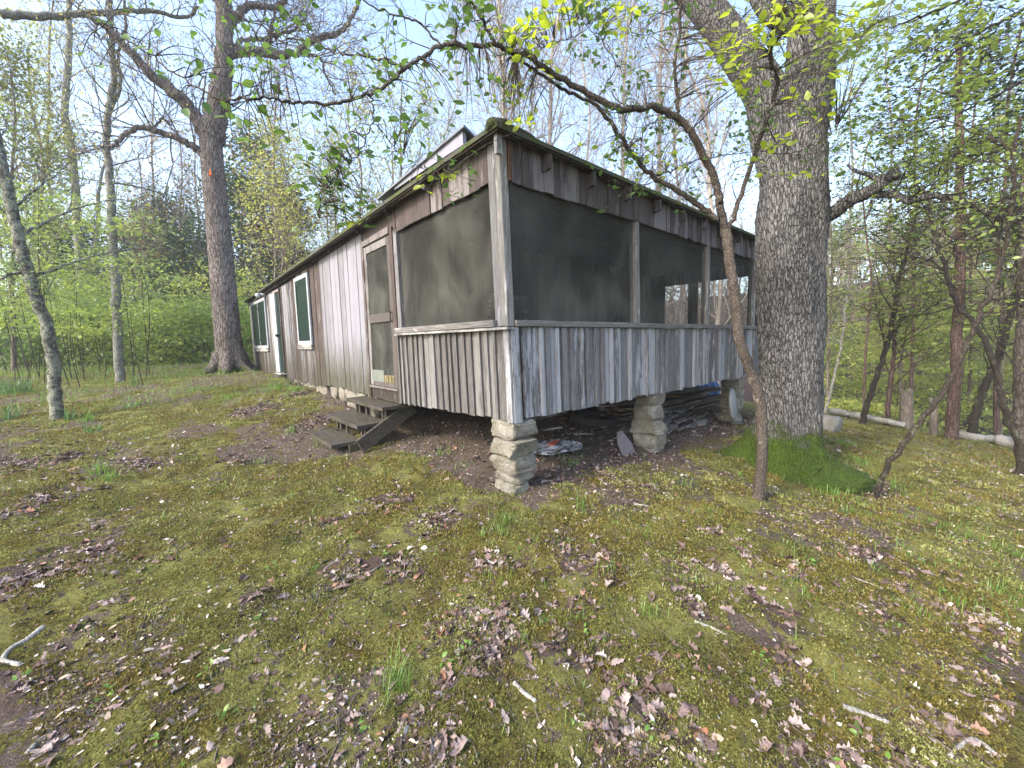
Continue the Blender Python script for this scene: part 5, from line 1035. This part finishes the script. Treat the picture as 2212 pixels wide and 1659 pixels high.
# strap-leaved clumps
for i, (u, v, n, rr, h, lab) in enumerate([(35,850,130,.32,.42,'large clump of strappy dark green leaves at the left edge'),(290,832,26,.07,.30,'small strappy clump right of the thin grey tree'),(10,905,60,.22,.34,'lower strappy clump at the left edge beneath the large one'),(150,905,24,.08,.28,'sparse strappy clump at the foot of the leaning tree'),(200,935,22,.1,.2,'sparse strappy sprouts right of the leaning tree')]):
    p = gpt(u, v, .3); rs = rr*np.sqrt(r.random(n)); th = r.uniform(0,6.28,n); x = p[0]+rs*np.cos(th); y = p[1]+rs*np.sin(th); V, Fc = blades(x, y, h*r.uniform(.6,1.1,n), np.full(n,.014), r)
    props(mesh_np('daffodil_clump', V, Fc, L_STRAP), lab, 'plant')

# ------------------------------------------------------------------ thicket, far woods
def cloud(n, cen, rad3, r): c = cen[r.integers(0, len(cen), n)]; return c+r.normal(size=(n,3))*rad3
def thicket(name, label, u0, u1, d0, d1, zlo, zhi, nc, nl, size, m, seed, stems=True, flat=.35, tz=None):
    r = np.random.default_rng(seed); u = r.uniform(u0, u1, nc); d = r.uniform(d0, d1, nc); C = np.array([at(a, 740, b) for a, b in zip(u, d)]); gz = gh(C[:,0], C[:,1]); hgt = zlo+(zhi-zlo)*r.random(nc)**1.1; C[:,2] = gz+hgt
    P = cloud(nl, C, np.array([.5,.5,.5*flat]), r); k = len(P); nr = r.normal(size=(k,3))*.55+np.array([0,0,1.0]); V, Fc = inst(LEAF_S, P, frames(nr, r.uniform(0,6.28,k)), size*r.uniform(.5,1.6,k)); Vq = np.concatenate([V]); F3 = Fc; ms = list(m) if isinstance(m, (list, tuple)) else [m]; tn = (fbm(P, .55, 3, seed)-.5)*5.5+r.normal(size=k)*.35+.5; mi = np.repeat(np.clip(tn*len(ms), 0, len(ms)-1).astype(int), 2)
    if stems:
        w_ = Wood()
        for c, g in zip(C[::3], gz[::3]):
            b = np.array([c[0]+r.normal()*.12, c[1]+r.normal()*.12, g-.1]); mid = (b+c)/2+r.normal(size=3)*.15; w_.tube(smooth_path([b, mid, c], 3), np.linspace(.012,.004,7), 4)
        Vw = np.concatenate(w_.V); Fw = np.concatenate(w_.F); Fw3 = np.concatenate([Fw[:,[0,1,2]], Fw[:,[0,2,3]]]); F3 = np.concatenate([F3, Fw3+len(Vq)]); Vq = np.concatenate([Vq, Vw]); mi = np.concatenate([mi, np.full(len(Fw3), len(ms))])
    return props(mesh_np(name, Vq, F3, ms+[B_DARK], midx=mi), label, name.replace('_', ' '), kind='stuff')
thicket('undergrowth', 'dense green hedge of shrubs along the rear of the left grass', -150, 640, 15.5, 19, .1, 2.6, 420, 44000, .12, [L_DOG, L_UNDER, L_UNDER, L_SPRING], 31)
thicket('undergrowth', 'yellow-green shrubs above the hedge at left', -150, 560, 18, 23, 1.5, 4.2, 200, 15000, .13, [L_UNDER, L_SPRING, L_YEL], 32)
thicket('undergrowth', 'leafy saplings filling the left edge', -250, 330, 9.5, 14, 1.2, 5.2, 150, 15000, .085, [L_UNDER, L_SPRING], 33, flat=.16)
thicket('undergrowth', 'bright layered shrubs down the right slope', 1740, 2320, 14, 22, 1.0, 6.5, 230, 26000, .13, [L_SPRING, L_YEL, L_YEL], 34, flat=.12)  # extra yellow leaves paint in the low-sun glow on this slope
thicket('undergrowth', 'yellow-green shrubs below the right slope', 1740, 2320, 22, 34, .3, 8.0, 260, 26000, .19, [L_SPRING, L_YEL, L_YEL], 35, flat=.14)  # same sun glow put into the leaf colours further down
def far_woods(name, label, u0, u1, d0, d1, nt, nl, hmin, hmax, seed, mats, size=.25):
    r = np.random.default_rng(seed); w_ = Wood(); C = []
    for i in range(nt):
        d = r.uniform(d0, d1); p = at(r.uniform(u0, u1), 740, d); z = g1(p[0], p[1]); H = r.uniform(hmin, hmax); b = np.array([p[0], p[1], z-.3]); tp = b+np.array([r.normal()*.8, r.normal()*.8, H]); rr = r.uniform(.07,.2)
        w_.tube(smooth_path([b, (b+tp)/2+r.normal(size=3)*.3, tp], 3), np.linspace(rr, rr*.2, 7), 5)
        for q in range(9):
            t = r.uniform(.3, 1); s0 = b+(tp-b)*t; dr = np.array([r.normal(), r.normal(), .8+r.random()*.8]); dr = dr/np.linalg.norm(dr)*r.uniform(1.2,3.2)*(1.2-t*.6); e0 = s0+dr; w_.tube([s0, s0+dr*.5+r.normal(size=3)*.12, e0], [rr*.28, rr*.18, .012], 3); C.append(e0); C.append(s0+dr*.6)
            for k in range(3):
                s1 = s0+dr*r.uniform(.3,.9); e1 = s1+r.normal(size=3)*.6+np.array([0,0,.5]); w_.tube([s1, (s1+e1)/2+r.normal(size=3)*.05, e1], [.02,.014,.008], 3); C.append(e1)
    C = np.array(C); P = cloud(nl, C, np.array([.55,.55,.35]), r); k = len(P); V, Fc = inst(LEAF_S, P, frames(r.normal(size=(k,3))*.6+np.array([0,0,1.0]), r.uniform(0,6.28,k)), size*r.uniform(.5,1.4,k))
    tone = fbm(P, .12, 3, seed); mi = np.repeat(np.clip((tone-.5)*6+1+r.normal(size=k)*.45, 0, len(mats)-1.01).astype(int), 2)
    Vw = np.concatenate(w_.V); Fw = np.concatenate(w_.F); Fw3 = np.concatenate([Fw[:,[0,1,2]], Fw[:,[0,2,3]]])
    return props(mesh_np(name, np.concatenate([V, Vw]), np.concatenate([Fc, Fw3+len(V)]), list(mats)+[B_FAR], midx=np.concatenate([mi, np.full(len(Fw3), len(mats))])), label, name.replace('_', ' '), kind='stuff')
far_woods('far_woods', 'distant mixed woods behind the left grass and cabin', -300, 1000, 24, 48, 130, 42000, 7, 13, 51, [L_CEDAR, L_UNDER, L_SPRING, L_PINK], .17)
far_woods('far_woods', 'distant bare woods behind the cabin roof', 950, 1750, 24, 46, 120, 11000, 7, 15, 52, [L_BUD, L_PINK, L_SPRING], .14)
far_woods('far_woods', 'distant wooded hillside beyond the right slope', 1650, 2450, 34, 85, 170, 52000, 6, 11, 53, [L_PINK, L_SPRING, L_YEL, L_UNDER], .24)

# ------------------------------------------------------------------ air
def haze():
    m = bpy.data.materials.new('haze'); m.use_nodes = True; nt = m.node_tree; nt.nodes.remove(nt.nodes['Principled BSDF'])
    v = nt.nodes.new('ShaderNodeVolumePrincipled'); v.inputs['Color'].default_value = (.95,.97,1,1); v.inputs['Density'].default_value = .0017; v.inputs['Anisotropy'].default_value = .1
    nt.links.new(v.outputs[0], nt.nodes['Material Output'].inputs['Volume'])
    o = MB().box((-180,-180,-8), (180,180,32)).build('haze', m); props(o, 'thin pale morning haze among the distant trees', kind='stuff')
haze()
